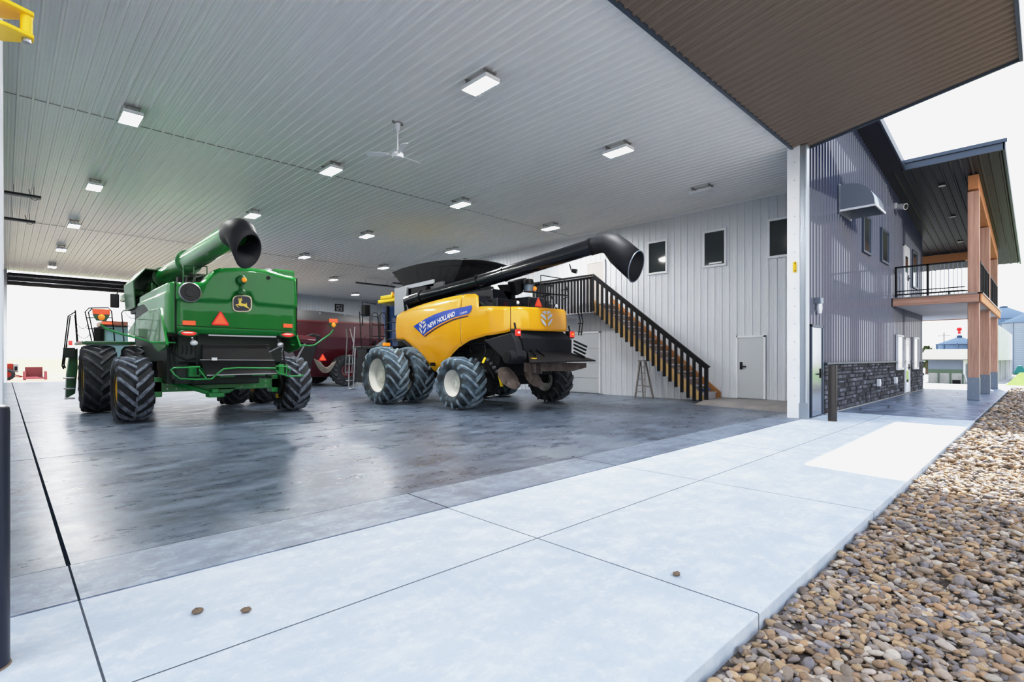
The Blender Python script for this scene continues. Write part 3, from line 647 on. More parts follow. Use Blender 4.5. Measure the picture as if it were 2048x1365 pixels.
    for q_ in ((823, 793), (1411, 802)):
        p = JA(*q_, Y=YR-.03); mb = MB().ball((p.x, YR-.0, p.z), .1, 12, rx=1.9, ry=.5, rz=.75); mb.build('lamp_recess', M['dgreen'], root, smooth=60)
        l = MB().ball((p.x, YR-.03, p.z), .1, 12, rx=1.35, ry=.42, rz=.48).build('tail_lamp', M['lens'], root, smooth=60)
        MB().ball((p.x-.01, YR-.06, p.z+.012), .1, 10, rx=.9, ry=.25, rz=.14).build('lamp_core', M['lensw'], l, smooth=60)
    p = JA(1294, 464, Y=YR-.02); MB().cyl((p.x, YR+.1, p.z), (p.x, YR-.05, p.z), .04, n=18).build('hood_latch', M['black'], root, smooth=40)
    # side shields (left one faces the bright rear doorway)
    for s in (0, 1):
        f = (lambda x: x) if s == 0 else mx
        SX = 2.30
        def prof(z): return SX+.03*sm((z-2.62)/.05)-.02
        path = [(lx-.004+.0, YR+.03), (lx-.05, YR+.05), (lx-.09, YR+.10), (lx-.105, YR+.18)]+[(SX, YR+.28+i*.12) for i in range(26)]
        rows = []
        for j in range(33):
            row = []
            for x, y in path:
                yb = 1.84 if y < 12.5 else 1.84+.75*sm((y-12.55)/2.1)
                zt = 2.85-.02*max(0, y-13)
                if y < 12.2: yb = 1.84
                z = yb+(zt-yb)*j/32; row.append((f(x+(.035*sm((z-2.64)/.05) if y > 12.1 else .0)+.012*abs(z-2.3)), y, z))
            rows.append(row)
        mb = MB(); grid(mb, rows); sp = mb.build('side_shield', M['green'], root, smooth=45, solid=.04)
        poly = [(660, 640), (600, 655), (555, 680), (515, 715), (468, 785), (480, 805), (560, 812), (600, 838), (628, 880), (655, 905), (690, 880), (700, 860)]
        pts = [JA(*q, X=SX) for q in poly]; mb = MB().prism([(f(SX-.03), p.y, p.z) for p in pts], ((.05 if s == 0 else -.05), 0, 0)); mb.build('lower_shield', M['green'], root, bevel=.012)
    # right rear corner and tank corner block
    mb = MB().box(4.50, 4.98, 12.55, 14.2, 2.8, 3.43); mb.build('tank_corner', M['green'], root, bevel=.03)
    mb = MB().box(4.32, 4.42, 12.45, 12.9, 2.95, 3.40); mb.build('corner_bracket', M['steel'], root, bevel=.01)
    # core, engine deck
    mb = MB().box(2.55, 4.65, 12.45, 17.2, 1.25, 2.75).box(2.9, 4.3, 12.9, 16.9, .75, 1.3); mb.build('body_core', M['dkbody'], root, bevel=.03)
    mb = MB()
    for k in range(14):
        x = random.uniform(2.6, 3.5); y = random.uniform(12.6, 14); z = 2.75; h = random.uniform(.12, .42); q = random.uniform(.04, .12); mb.box(x-q, x+q, y-q, y+q, z, z+h)
    for k in range(5): mb.tube([(2.7+.15*k, 12.5, 2.78), (2.75+.15*k, 12.6, 3.05), (3.0+.12*k, 12.9, 3.15), (3.1+.1*k, 13.4, 2.8)], .022, 8)
    mb.build('engine_deck', M['black'], root, bevel=.01)
    mb = MB().tube([(2.75, 12.9, 2.8), (2.75, 12.9, 3.32), (3.2, 12.9, 3.36), (3.2, 12.9, 2.9)], .016, 6).tube([(2.95, 12.9, 2.8), (2.95, 12.9, 3.34)], .014, 6).tube([(2.75, 12.9, 3.1), (3.2, 12.9, 3.14)], .014, 6); mb.build('deck_rail', M['dgreen'], root)
    # grain tank with flared dark-green extension
    sec = [(2.50, 2.7), (2.46, 3.41), (2.73, 3.77), (4.45, 3.77), (4.72, 3.41), (4.68, 2.7)]
    mb = MB(); grid(mb, [[(x, y, z) for x, z in sec] for y in (17.0, 18.5)]); mb.add([(x, 18.5, z) for x, z in sec], [tuple(range(6))]); mb.build('grain_tank', M['dgreen'], root, solid=.025)
    MB().box(2.6, 4.6, 15.0, 18.4, 2.6, 2.95).build('tank_body', M['dkbody'], root, bevel=.03)
    # unloading auger folded back over the left side
    A, B = Vector((3.26, 18.6, 3.62)), Vector((3.05, 10.50, 3.63)); n = (B-A).normalized()
    ag = MB().cyl(A, B, .235, n=32).build('unloading_auger', M['green'], root, smooth=40)
    for t in (.155, .54):
        c = A+(B-A)*t; mb = MB().cyl(c-n*.03, c+n*.03, .285, n=32)
        for i in range(12):
            a = i*math.pi/6; q = c+Vector((.262*math.cos(a), 0, .262*math.sin(a))); mb.cyl(q-n*.05, q+n*.05, .014, n=6)
        mb.build('auger_flange', M['dgreen'], ag, smooth=35)
    MB().box(2.9, 3.3, 17.5, 18.2, 2.8, 3.5).build('auger_elbow', M['dgreen'], root, bevel=.08, seg=4)
    # rubber spout: bent sleeve with a slanted mouth
    def ring(c, d, r, n=28, up=(1, 0, 0), sq=1):
        d = Vector(d).normalized(); u = Vector(up); u = (u-d*u.dot(d)).normalized(); w_ = d.cross(u)
        return [Vector(c)+r*(math.cos(2*math.pi*k/n)*u+sq*math.sin(2*math.pi*k/n)*w_) for k in range(n)]
    ax_ = Vector((.16, -.52, -.84)).normalized(); C0 = B+Vector((.01, -.30, .0)); Nm = Vector((.36, -.86, -.36)).normalized(); Cm = C0+ax_*.45
    rings = [ring(B+Vector((0, .03, 0)), (0, -1, 0), .238), ring(B+Vector((0, .02, 0)), (0, -1, 0), .252), ring(B+Vector((0, -.10, .01)), (0, -1, -.02), .258), ring(C0+Vector((0, .05, -.005)), (.05, -1, -.35), .265), ring(C0+Vector((.01, -.03, -.04)), (.1, -.9, -.75), .268), ring(C0+ax_*.10, ax_, .26)]
    last = ring(C0+ax_*.2, ax_, .258); rings.append([p for p in ring(C0+ax_*.15, ax_, .258)])
    rings.append([p+ax_*max(.02, ((Cm-p).dot(Nm)/ax_.dot(Nm))) for p in last])
    mb = MB(); mb.loft(rings, True, False)
    mb.build('auger_spout', M['rubber'], root, smooth=50, solid=.028)
    # rear axle, frame, hitch
    mb = MB().box(2.25, 4.95, 13.40, 13.66, .60, .84).box(2.28, 2.46, 13.4, 13.7, .5, .92).box(4.74, 4.92, 13.4, 13.7, .5, .92).prism([(3.3, 13.4, .66), (4.0, 13.4, .66), (3.8, 13.4, .52), (3.5, 13.4, .52)], (0, .2, 0)); ax = mb.build('rear_axle', M['mgreen'], root, bevel=.015)
    for x in (2.55, 2.72, 2.89, 3.1, 4.05, 4.35, 4.6):
        for z in (.67, .78): MB().cyl((x, 13.41, z), (x, 13.38, z), .016, n=6).build('axle_bolt', M['steel'], ax)
    mb = MB().bar((2.65, 13.3, .82), (3.2, 12.6, .58), .10, .09).box(3.12, 3.42, 12.42, 12.7, .50, .60).box(3.18, 3.30, 12.4, 12.54, .60, .68); mb.build('drawbar', M['mgreen'], root, bevel=.012)
    mb = MB().box(2.75, 2.95, 12.4, 12.7, .95, 1.18).box(4.55, 4.75, 12.4, 12.7, .95, 1.2).box(3.35, 3.65, 12.5, 12.8, .92, 1.08).box(4.0, 4.3, 12.5, 12.8, .94, 1.1).bar((2.85, 12.9, 1.05), (4.65, 12.9, 1.05), .1, .16); mb.build('spreader_mount', M['mgreen'], root, bevel=.012)
    # chopper hood, tailboard, dark inside
    pts = [JA(905, 860, Y=12.35), JA(1300, 858, Y=12.35), JA(1325, 955, Y=12.2), JA(905, 950, Y=12.2)]
    mb = MB().prism(pts, (0, .06, 0)); mb.build('chopper_hood', M['black'], root, bevel=.006)
    pts = [JA(890, 950, Y=12.12), JA(1330, 952, Y=12.12), JA(1350, 1030, Y=11.85), JA(930, 1042, Y=11.85)]
    tb = MB().prism(pts, (0, .03, .0)).build('tailboard', M['black'], root, bevel=.005)
    mb = MB().bar(pts[3], pts[2], .03, .02).bar(pts[0], pts[1], .02, .015); mb.build('tailboard_edge', M['steel'], tb)
    p = JA(972, 945, Y=12.1); MB().box(p.x-.05, p.x+.05, 12.05, 12.07, p.z-.03, p.z+.03).build('tailboard_sticker', M['white'], tb)
    mb = MB().box(3.0, 4.35, 11.99, 12.05, 1.80, 1.83); mb.build('hood_edge_strip', M['steel'], root)
    HL = [[(x, 12.25, 1.84), (x-.04, 12.2, 1.5), (x-.02, 12.15, 1.15), (x, 12.2, 1.0)] for x in (2.86, 4.62)]+[[(x, 12.5, 1.84), (x+.02, 12.45, 1.5), (x-.05, 12.5, 1.2)] for x in (2.62, 2.7, 2.78)]+[[(2.5, 12.6, 1.7), (2.45, 12.5, 1.45), (2.7, 12.4, 1.3), (2.9, 12.4, 1.35)]]
    for h_ in HL: MB().tube(h_, .019, 6).build('hydraulic_line', M['black'], root, smooth=60)
    mb = MB().box(2.5, 2.85, 12.7, 13.3, .9, 1.8).lathe([(.0, -.3), (.17, -.3), (.18, -.26), (.18, .26), (.17, .3), (0, .3)], (2.72, 12.75, 1.1), 'z', 20).box(2.45, 2.6, 12.9, 13.3, .8, 1.8); mb.build('side_tank', M['dkbody'], root, smooth=40)
    # bent green guard tubes around the spreader
    def guard(px, y, r=.017):
        return [JA(a, b, Y=y) for a, b in px]
    mb = MB().tube(guard([(890, 992), (800, 996), (735, 998), (716, 1008), (740, 1040), (770, 1062), (860, 1066), (960, 1064), (990, 1035), (1030, 1004), (1120, 997), (1340, 1000)], 11.75), .017, 8); mb.build('spreader_guard', M['mgreen'], root, smooth=60)
    for g_, r_ in (([(1340, 988), (1400, 990), (1425, 1010), (1420, 1050), (1360, 1030), (1340, 1010)], .017), ([(1420, 1048), (1490, 1046), (1502, 1038)], .017), ([(885, 1010), (930, 1065), (965, 1062)], .015)):
        MB().tube(guard(g_, 11.76), r_, 8).build('spreader_guard', M['mgreen'], root, smooth=60)
    for q in ((858, 849), (1372, 860)):
        p = JA(*q, Y=12.1); l = MB().ball((p.x, 12.15, p.z), .06, 10, rx=1.2, ry=.6).build('work_lamp', M['lampglass'], root, smooth=60)
        MB().cyl((p.x, 12.2, p.z), (p.x, 12.3, p.z+.12), .02, n=8).build('lamp_stem', M['steel'], l)
    MB().tube([JA(1300, 905, Y=12.1), JA(1385, 860, Y=12.1), JA(1375, 905, Y=12.1)], .015, 6).build('hitch_cable', M['steel'], root)
    # outrigger lamps on bent green arms
    for s, px, lp in ((0, [(745, 848), (600, 846), (560, 832), (420, 795), (330, 765), (300, 735)], (305, 680)), (1, [(1430, 860), (1545, 866), (1570, 862), (1665, 795), (1680, 770)], (1681, 730))):
        y = 12.3; pts = [JA(a, b, Y=y) for a, b in px]; arm = MB().tube(pts, .018, 8).build('lamp_arm', M['mgreen'], root, smooth=60)
        c = JA(*lp, Y=y); hw = .135 if s == 0 else .115
        mb = MB().prism([(c.x-hw, y, c.z+.1), (c.x+hw, y, c.z+.1), (c.x+hw*.92, y, c.z-.02), (c.x+hw*.55, y, c.z-.12), (c.x-hw*.55, y, c.z-.12), (c.x-hw*.92, y, c.z-.02)], (0, .04, 0)); h = mb.build('lamp_housing', M['dgreen'], arm, bevel=.01)
        MB().box(c.x-hw*.96, c.x+hw*.96, y-.012, y, c.z+.0, c.z+.095).build('arm_reflector', M['orange'], h) if False else MB().box(c.x-hw*.96, c.x+hw*.96, y-.012, y, c.z+.0, c.z+.095).build('arm_reflector', M['orange'], arm, bevel=.004)
        MB().ball((c.x+.0, y-.02, c.z-.055), .055, 10, ry=.6).build('arm_lamp', M['amber'], arm, smooth=60)
    # platform, rails and swing ladder on the left
    mb = MB().box(1.35, 2.4, 16.2, 18.2, 1.68, 1.76); mb.build('platform', M['dgreen'], root, bevel=.015)
    def rail(px, y, r=.016): return MB().tube([JA(a, b, Y=y) for a, b in px], r, 8)
    mb = rail([(250, 850), (208, 665), (232, 642), (345, 640), (365, 660), (385, 850)], 17.0, .014); q = rail([(215, 700), (370, 700)], 17.0, .011); mb.add(q.v, q.f); q = rail([(222, 765), (382, 765)], 17.0, .011); mb.add(q.v, q.f); q = rail([(268, 850), (228, 668), (250, 645)], 17.3, .014); mb.add(q.v, q.f); mb.build('platform_rail', M['rail'], root, smooth=60)
    mb = rail([(440, 850), (425, 670), (440, 655), (455, 660)], 17.2, .014); mb.build('platform_rail', M['rail'], root, smooth=60)
    mb = rail([(100, 860), (80, 1005), (72, 985), (108, 690), (150, 665), (150, 660)], 17.6, .015); q = rail([(92, 1000), (82, 975), (120, 690), (148, 682), (160, 850)], 17.7, .015); mb.add(q.v, q.f); q = rail([(150, 655), (165, 850)], 17.75, .015); mb.add(q.v, q.f); mb.build('ladder_rail', M['rail'], root, smooth=60)
    for a, b, ya, yb_ in (((160, 735), (225, 740), 17.7, 17.2), ((160, 790), (235, 800), 17.7, 17.2), ((440, 660), (520, 690), 17.2, 16.8), ((440, 720), (520, 740), 17.2, 16.8)):
        p, q = JA(*a, Y=ya), JA(*b, Y=yb_); MB().tube([p+(q-p)*t+Vector((0, 0, -.12*4*t*(1-t))) for t in [k/10 for k in range(11)]], .008, 5).build('safety_chain', M['steel'], root)
    pl = [JA(a, b, Y=17.7) for a, b in ((120, 905), (165, 880), (165, 1000), (150, 1150), (95, 1180), (100, 1040))]
    lad = MB().prism(pl, (0, .35, 0)).build('ladder', M['dgreen'], root, bevel=.015)
    for q0, q1 in (((127, 757), (149, 757)), ((128, 778), (149, 778)), ((129, 798), (149, 798))):
        p, q = at(*q0, Y=17.6), at(*q1, Y=17.6); MB().box(p.x, q.x, 17.5, 17.75, p.z-.015, p.z+.02).build('ladder_step', M['steel'], lad, bevel=.006)
    q_ = at(138, 705, Y=17.6); MB().box(q_.x-.1, q_.x+.12, 17.55, 17.9, q_.z-.14, q_.z+.12).build('ladder_box', M['dkbody'], lad, bevel=.01)
    for a, b in (((110, 835), (133, 865)), ((165, 838), (192, 856))):
        p, q = JA(*a, Y=17.45), JA(*b, Y=17.45); MB().box(p.x, q.x, 17.43, 17.5, q.z, p.z).build('side_marker', M['lens'], root, bevel=.004)
    p = JA(290, 800, Y=17.4); MB().cyl((p.x, 17.4, 1.76), (p.x, 17.4, 2.15), .11, n=20).build('air_cleaner', M['black'], root, smooth=40)
    # cab at the front with mirrors
    mb = MB().loft([[(2.7, 18.3, 1.7), (4.5, 18.3, 1.7), (4.45, 19.9, 1.7), (2.75, 19.9, 1.7)], [(2.7, 18.3, 3.1), (4.5, 18.3, 3.1), (4.4, 20.3, 3.1), (2.8, 20.3, 3.1)]]); cab = mb.build('cab', M['winglass'], root, bevel=.05)
    MB().box(2.6, 4.6, 18.2, 20.4, 3.1, 3.32).build('cab_roof', M['green'], cab, bevel=.06, seg=3)
    for px, y in (((385, 597), 19.4), ((476, 598), 19.0)):
        p = JA(*px, Y=y); m_ = MB().box(p.x-.11, p.x+.11, y, y+.06, p.z-.22, p.z+.2).build('mirror', M['black'], root, bevel=.04, seg=3)
        MB().tube([(p.x+.05, y+.03, p.z+.2), (p.x+.12, y+.03, p.z+.34), (p.x+.25, y+.03, p.z+.32), (2.8, y+.1, p.z+.3)], .018, 6).build('mirror_arm', M['black'], m_)
    p = JA(462, 512, Y=18.2); MB().box(p.x-.04, p.x+.04, 18.1, 18.2, p.z-.04, p.z+.04).build('roof_marker', M['amber'], root, bevel=.01)
    # black disc added over the inner side of the right rim, small yellow hub
    MB().cyl((4.90, 13.55, .69), (4.965, 13.55, .69), .355, n=28).build('inner_rim_disc', M['black'], root, smooth=40); MB().cyl((4.93, 13.45, .40), (4.88, 13.45, .40), .06, n=14).build('wheel_hub', M['rimy'], root, smooth=40)
green_combine()
# ---------------------------------------------------------------- yellow combine
def yellow_combine():
    cx = 10.35; root = thing('combine_harvester', 'yellow combine harvester with white rims and long black unloading auger, parked at right', 'combine harvester', (cx, 12, 0), 'combine harvesters in the shop')
    mx = lambda x: 2*cx-x; SX = 8.86
    tire(root, (8.58, 10.72, .69), .69, .74, .36, M['tyreb'], M['lugblue'], M['rimw'], 14, 1.0, -1, .06)
    tire(root, (12.12, 10.72, .69), .69, .74, .36, M['tyre'], M['lugdark'], M['rimw'], 14, 1.0, -1, .06, hub=M['black'])
    for s in (-1, 1):
        tire(root, (cx+s*2.33, 13.55, .84), .84, .70, .50, M['tyreb'], M['lugblue'], M['rimw'], 16, 1.0, s, .055)
        tire(root, (cx+s*1.42, 13.55, .84), .84, .66, .50, M['tyreb'], M['lugblue'] if s < 0 else M['lugdark'], M['rimw'], 16, 1.0, s, .055)
    inset = lambda z: .13*(z-2.25)**2
    P = lambda x, y: NA(x, y, X=SX)
    top = [P(*q) for q in ((365, 632), (400, 605), (480, 572), (560, 545), (640, 523), (700, 508), (760, 497), (820, 488), (870, 486))]
    T = [(p.y, p.z) for p in top]; T += [(P(893, 500).y, P(893, 500).z), (P(901, 540).y, P(901, 540).z), (P(903, 572).y, P(903, 572).z)]
    T += [(P(960, 570).y, P(960, 570).z), (P(1050, 568).y, P(1050, 568).z), (9.45, 2.64)]
    bot = [P(*q) for q in ((362, 790), (420, 792), (455, 825), (500, 870), (540, 930), (572, 995), (595, 1007), (640, 995), (665, 960), (720, 890), (770, 845), (850, 797), (960, 765), (1060, 748))]
    Bt = [(p.y, p.z) for p in bot]+[(9.45, 2.02)]
    ty = [q[0] for q in T][::-1]; tz = [q[1] for q in T][::-1]; by = [q[0] for q in Bt][::-1]; bzz = [q[1] for q in Bt][::-1]
    def mono(xs):  # keep abscissae increasing
        o = list(xs)
        for i in range(1, len(o)): o[i] = max(o[i], o[i-1]+.004)
        return o
    ty = mono(ty); by = mono(by)
    y0 = P(365, 700).y; ySeam = P(1128, 650).y; yM = P(790, 700).y
    XF = 11.42; fm = lambda x: SX+XF-x
    def band(cols, name, edge=True, n2=18):
        rows = []
        for j in range(n2+1):
            row = []
            for k, (x, y, nx_, ny_, zb, zt) in enumerate(cols):
                z = zb+(zt-zb)*j/n2; q = min(k, len(cols)-1-k)
                d = inset(z)+.04*max(0, 1-(zt-z)/.08)**2+.025*max(0, 1-(z-zb)/.05)**2+(.018 if q == 0 else .004 if q == 1 else 0)
                row.append((x-nx_*d, y-ny_*d, z))
            rows.append(row)
        mb = MB(); grid(mb, rows); return mb.build(name, M['yellow'], root, smooth=50)
    ZZ = lambda y: (interp(y, by, bzz), interp(y, ty, tz))
    def straight(ya, yb_, n): return [(SX, y, -1, 0)+ZZ(y) for y in [ya+(yb_-ya)*i/n for i in range(n+1)]]
    YC, RC = 10.15, .90
    def arc(a0, a1, n):
        o = []
        for i in range(n+1):
            a = R(a0+(a1-a0)*i/n); y = YC-RC*math.sin(a); zb, zt = ZZ(y); g = sm((a-R(20))/R(60))
            o.append((SX+RC-RC*math.cos(a), y, -math.cos(a), -math.sin(a), zb*(1-g)+2.05*g, zt*(1-g)+2.665*g))
        return o
    sp = band(straight(y0, yM+.006, 70), 'front_side_panel')
    sq = band(straight(yM-.006, YC, 40)+arc(0, 49.5, 14)[1:], 'middle_side_panel')
    fs = [(fm(x), y, 1, 0, zb, zt) for x, y, _, _, zb, zt in straight(y0, 9.8, 90)]; band(fs, 'far_side_panel')
    rc = .42; W = XF-rc-(SX+RC); yrear = lambda x: YC-RC-.05*math.sin(math.pi*max(0, min(1, (x-SX-RC)/W)))
    rr_ = arc(50.5, 90, 10)+[(x, yrear(x), 0, -1, 2.05+.015*i/16, 2.665+.02*i/16) for i, x in [(i, SX+RC+W*i/16) for i in range(1, 16)]]
    rr_ += [(XF-rc+rc*math.sin(a), YC-RC+rc-rc*math.cos(a), math.sin(a), -math.cos(a), 2.065+.03*i/10, 2.685) for i, a in [(i, R(9*i)) for i in range(11)]]
    rp = band(rr_, 'rear_panel')
    top_ = [(x-nx_*.1, y-ny_*.1, zt-.02) for x, y, nx_, ny_, zb, zt in straight(11.0, YC, 6)+arc(0, 90, 12)+rr_[11:]]
    mb = MB().add(top_, [tuple(range(len(top_)))]); mb.build('deck_plate', M['bpaint'], root)
    # decal band and lettering on the left side
    ub = [(295, 950), (400, 880), (470, 842), (550, 803), (630, 772), (700, 752), (770, 737), (838, 722), (1000, 688), (1012, 700)]; lb = [(420, 1072), (470, 1030), (550, 975), (620, 932), (700, 893), (770, 860), (850, 828), (930, 806), (985, 790), (1012, 740)]
    fx = lambda y, z, off: SX+inset(z)-off
    PB = lambda x, y: NB(x, y, X=SX)
    def strip(U, Lw, m, off, n=60, name='decal', parent=sp, m2=4):
        rows = []
        for j in range(m2+1):
            row = []
            for i in range(n+1):
                t = i/n*(len(U)-1); k = min(int(t), len(U)-2); g = t-k
                u = Vector(U[k])*(1-g)+Vector(U[k+1])*g; l = Vector(Lw[k])*(1-g)+Vector(Lw[k+1])*g; q = u+(l-u)*j/m2; p = PB(q.x, q.y); row.append((fx(p.y, p.z, off), p.y, p.z))
            rows.append(row)
        mb = MB(); grid(mb, rows); return mb.build(name, m, parent, smooth=60)
    strip([Vector((a, b)) for a, b in ub], [Vector((a, b)) for a, b in lb], M['blue'], .012, name='blue_decal')
    lo = [(425, 1055), (470, 1020), (550, 965), (620, 922), (700, 883), (770, 850), (850, 826), (965, 800)]
    strip([Vector((a, b)) for a, b in lo], [Vector((a+3, b+14)) for a, b in lo], M['dorange'], .014, name='orange_pinstripe')
    strip([Vector((a+4, b+17)) for a, b in lo], [Vector((a+6, b+27)) for a, b in lo], M['navy'], .014, name='navy_pinstripe')
    def letter(s, A_, B_, h, name, off=.018, bold=.028, sl=0):
        v, f = text_mesh(s, 1., bold); w_ = max(q[0] for q in v); hh = max(q[1] for q in v); out = []
        a, b = Vector(A_), Vector(B_)
        for x, y, _ in v:
            t = x/w_; q = a+(b-a)*t+Vector((0, -sl*4*t*(1-t)))+Vector((0, -h*(1-.22*(1-t)*0)*y/hh)); p = PB(q.x, q.y); out.append((fx(p.y, p.z, off), p.y, p.z))
        mb = MB().add(out, f); mb.build(name, M['white'], sp)
    letter('NEW HOLLAND', (472, 985), (808, 822), 62, 'side_lettering', sl=12)
    letter('CR8090', (868, 806), (958, 780), 24, 'model_lettering', bold=.005)
    def leaf(c, s, sy, mapf, m, parent, name, off):
        """sheaf mark: three pairs of leaves either side of a stem"""
        L_ = [[(-.05, .98), (-.16, 1.0), (-.30, .92), (-.40, .78), (-.30, .74), (-.13, .60), (-.04, .48)], [(-.45, .68), (-.52, .50), (-.47, .28), (-.30, .10), (-.07, -.22), (-.07, .18), (-.20, .46)], [(-.51, .10), (-.48, -.22), (-.36, -.58), (-.20, -.84), (-.07, -.97), (-.09, -.62), (-.24, -.28)]]
        mb = MB()
        for pl in L_:
            for sg in (1, -1):
                mb.add([mapf(c[0]+sg*s*x, c[1]-sy*y, off) for x, y in pl], [tuple(range(len(pl)))])
        return mb.build(name, m, parent)
    leaf((413, 965), 88, 80, lambda x, y, o: (lambda p: (fx(p.y, p.z, o), p.y, p.z))(PB(x, y)), M['chrome'], sp, 'leaf_mark', .02)
    def NR(x, y, o): p = NC(x, y, Y=9.22); return (p.x, yrear(p.x)+inset(p.z)-o, p.z)
    leaf((692, 410), 115, 82, NR, M['chrome'], rp, 'leaf_emblem', .02)
    # proud sill line and bottom sticker
    p = P(598, 955); MB().box(SX-.0, SX+.2, p.y-.03, p.y+.03, p.z-.05, p.z+.05).build('hook_sticker', M['black'], sp)
    # black core under the panels
    mb = MB().box(SX+.22, XF-.22, 10.3, 14.6, 1.7, 2.6).box(SX+.9, XF-.25, 9.5, 10.3, 1.7, 2.6).box(9.3, 11.4, 10.0, 14.6, .85, 1.8); mb.build('body_core', M['black'], root, bevel=.03)
    mb = MB()
    for k in range(26):
        y = random.uniform(9.9, 12.9); z = random.uniform(.8, 1.9); x = random.uniform(9.22, 9.45); y = min(y, 11.6); q = random.uniform(.05, .14); mb.box(x-q, x+q, y-q, y+q, z-q*.8, z+q*.8)
    for k in range(8):
        y = random.uniform(9.9, 12.6); y = min(y, 11.0); mb.tube([(9.12, y, 1.75), (9.08, y-.1, 1.5), (9.1, y+.15, 1.15), (9.2, y, .8)], .022, 6)
    mb.build('running_gear', M['black'], root, bevel=.01)
    mb = MB()
    for k in range(10): mb.cyl((9.16, 9.9+.12*k, 1.0+.1*(k % 4)), (9.10, 9.9+.12*k, 1.0+.1*(k % 4)), .04, n=10)
    mb.build('pulley', M['steel'], root, smooth=40)
    # front fender arch
    arc = [P(*q) for q in ((362, 795), (420, 797), (462, 835), (505, 880), (545, 940), (575, 1000))]
    mb = MB(); grid(mb, [[(SX-.02, p.y+.05, p.z) for p in arc], [(SX+.9, p.y+.05, p.z) for p in arc]]); mb.build('fender', M['black'], root, smooth=50, solid=.05)
    # rear hood, chopper box, tailboard
    def rear_pts(L_, y): return [NC(a, b, Y=y) for a, b in L_]
    z1 = 2.05
    mb = MB().loft([[(9.45, 9.42, 2.08), (11.2, 9.42, 2.08), (11.3, 11, 2.08), (9.0, 11, 2.08)], [(9.4, 9.3, 1.85), (11.45, 9.3, 1.85), (11.4, 11, 1.85), (9.0, 11, 1.85)], [(9.6, 9.35, 1.45), (11.5, 9.35, 1.45), (11.4, 11, 1.4), (9.4, 11, 1.4)]]); mb.build('chopper_hood', M['rubber'], root, bevel=.04, seg=3)
    pts = [P(930, 795), P(1110, 745), P(1140, 800), P(1160, 905), P(1100, 945), P(1040, 900)]
    mb = MB().prism([(SX+.05, p.y-.05, p.z) for p in pts], (.2, 0, 0)); mb.build('side_guard', M['rubber'], root, bevel=.03)
    mb = MB(); c = NC(292, 810, X=8.75); mb.cyl((8.72, c.y, c.z), (9.25, c.y, c.z), .17, .17, n=28); dr = mb.build('drive_cover', M['rubber'], root, smooth=40, bevel=.015); MB().cyl((8.715, c.y, c.z), (8.70, c.y, c.z), .13, n=24).build('cover_cap', M['black'], dr, smooth=40)
    tb = [NC(505, 748, Y=9.35), NC(900, 748, Y=9.35), NC(1215, 838, Y=8.75), NC(1215, 860, Y=8.75), NC(500, 862, Y=8.7)]
    a, b, c, d = NC(500, 750, Y=9.3), NC(905, 750, Y=9.3), NC(1215, 845, Y=8.6), NC(520, 862, Y=8.45)
    mb = MB().prism([a, b, c, d], (0, 0, -.035)); tbd = mb.build('tailboard', M['tarp'], root, bevel=.008)
    mb = MB()
    for t in (.08, .22):
        p = a+(b-a)*t; q = d+(c-d)*(t+.05); mb.bar(p+Vector((0, 0, .03)), p+(q-p)*.6+Vector((0, 0, .03)), .02, .05)
    mb.build('tailboard_fin', M['black'], tbd)
    p = d+(a-d)*.3+(c-d)*.06; MB().box(p.x-.08, p.x+.08, p.y-.04, p.y+.04, p.z-.01, p.z+.012).build('yellow_sticker', M['yel'], tbd)
    mb = MB()
    for k in range(4):
        p, q = NC(985, 642+k*38, Y=9.2), NC(1122-k*8, 705+k*36, Y=8.75); mb.bar(p, q, .03, .045)
    mb.build('spreader_fin', M['black'], root)
    mb = MB().prism([NC(478, 872, Y=8.9), NC(1118, 872, Y=8.9), NC(1118, 922, Y=8.9), NC(980, 958, Y=8.9), NC(478, 965, Y=8.9)], (0, .06, 0)).box(9.25, 9.32, 8.7, 8.9, .98, 1.2).box(9.5, 9.53, 8.7, 8.9, .95, 1.2); sb = mb.build('spreader_frame', M['dirt'], root, bevel=.008)
    for u, s in ((300, 1), (560, -1)):
        c = NC(u, 1030, Y=9.35); rx_ = .30 if s > 0 else .26
        mb = MB().lathe([(.02, -.12), (.12, -.13), (rx_, -.03), (rx_, .02), (.14, .16), (.02, .18)], (c.x, c.y, c.z), 'z', 26)
        for i in range(-0, len(mb.v)):
            x, y, z = mb.v[i]; dz = (y-c.y)*.9; mb.v[i] = (x, c.y+(y-c.y)*.75, z+dz*.9)
        for i in range(4):
            t = i*math.pi/2+.6; mb.bar((c.x, c.y-.02, c.z-.02), (c.x+rx_*math.cos(t), c.y-.05+.2*math.sin(t), c.z+.2*math.sin(t)), .02, .09)
        mb.build('spreader_disc', M['dirt'], sb, smooth=40)
    MB().box(9.05, 9.12, 9.6, 9.75, .75, .98).build('yellow_guard', M['yel'], root, bevel=.01)
    p = NC(215, 1065, Y=9.7); MB().bar((p.x-.04, 9.7, p.z+.16), (p.x+.05, 9.7, p.z-.14), .08, .05).build('yellow_guard', M['yel'], root, bevel=.01)
    p = NC(40, 850, Y=9.9); MB().bar((p.x-.04, 9.9, p.z-.06), (p.x+.05, 9.9, p.z+.08), .06, .04).build('yellow_guard', M['yel'], root, bevel=.01)
    mb = MB().box(8.9, 11.9, 10.6, 10.9, .58, .86).box(9.1, 9.5, 10.5, 11, .4, .95); mb.build('rear_axle', M['black'], root, bevel=.02)
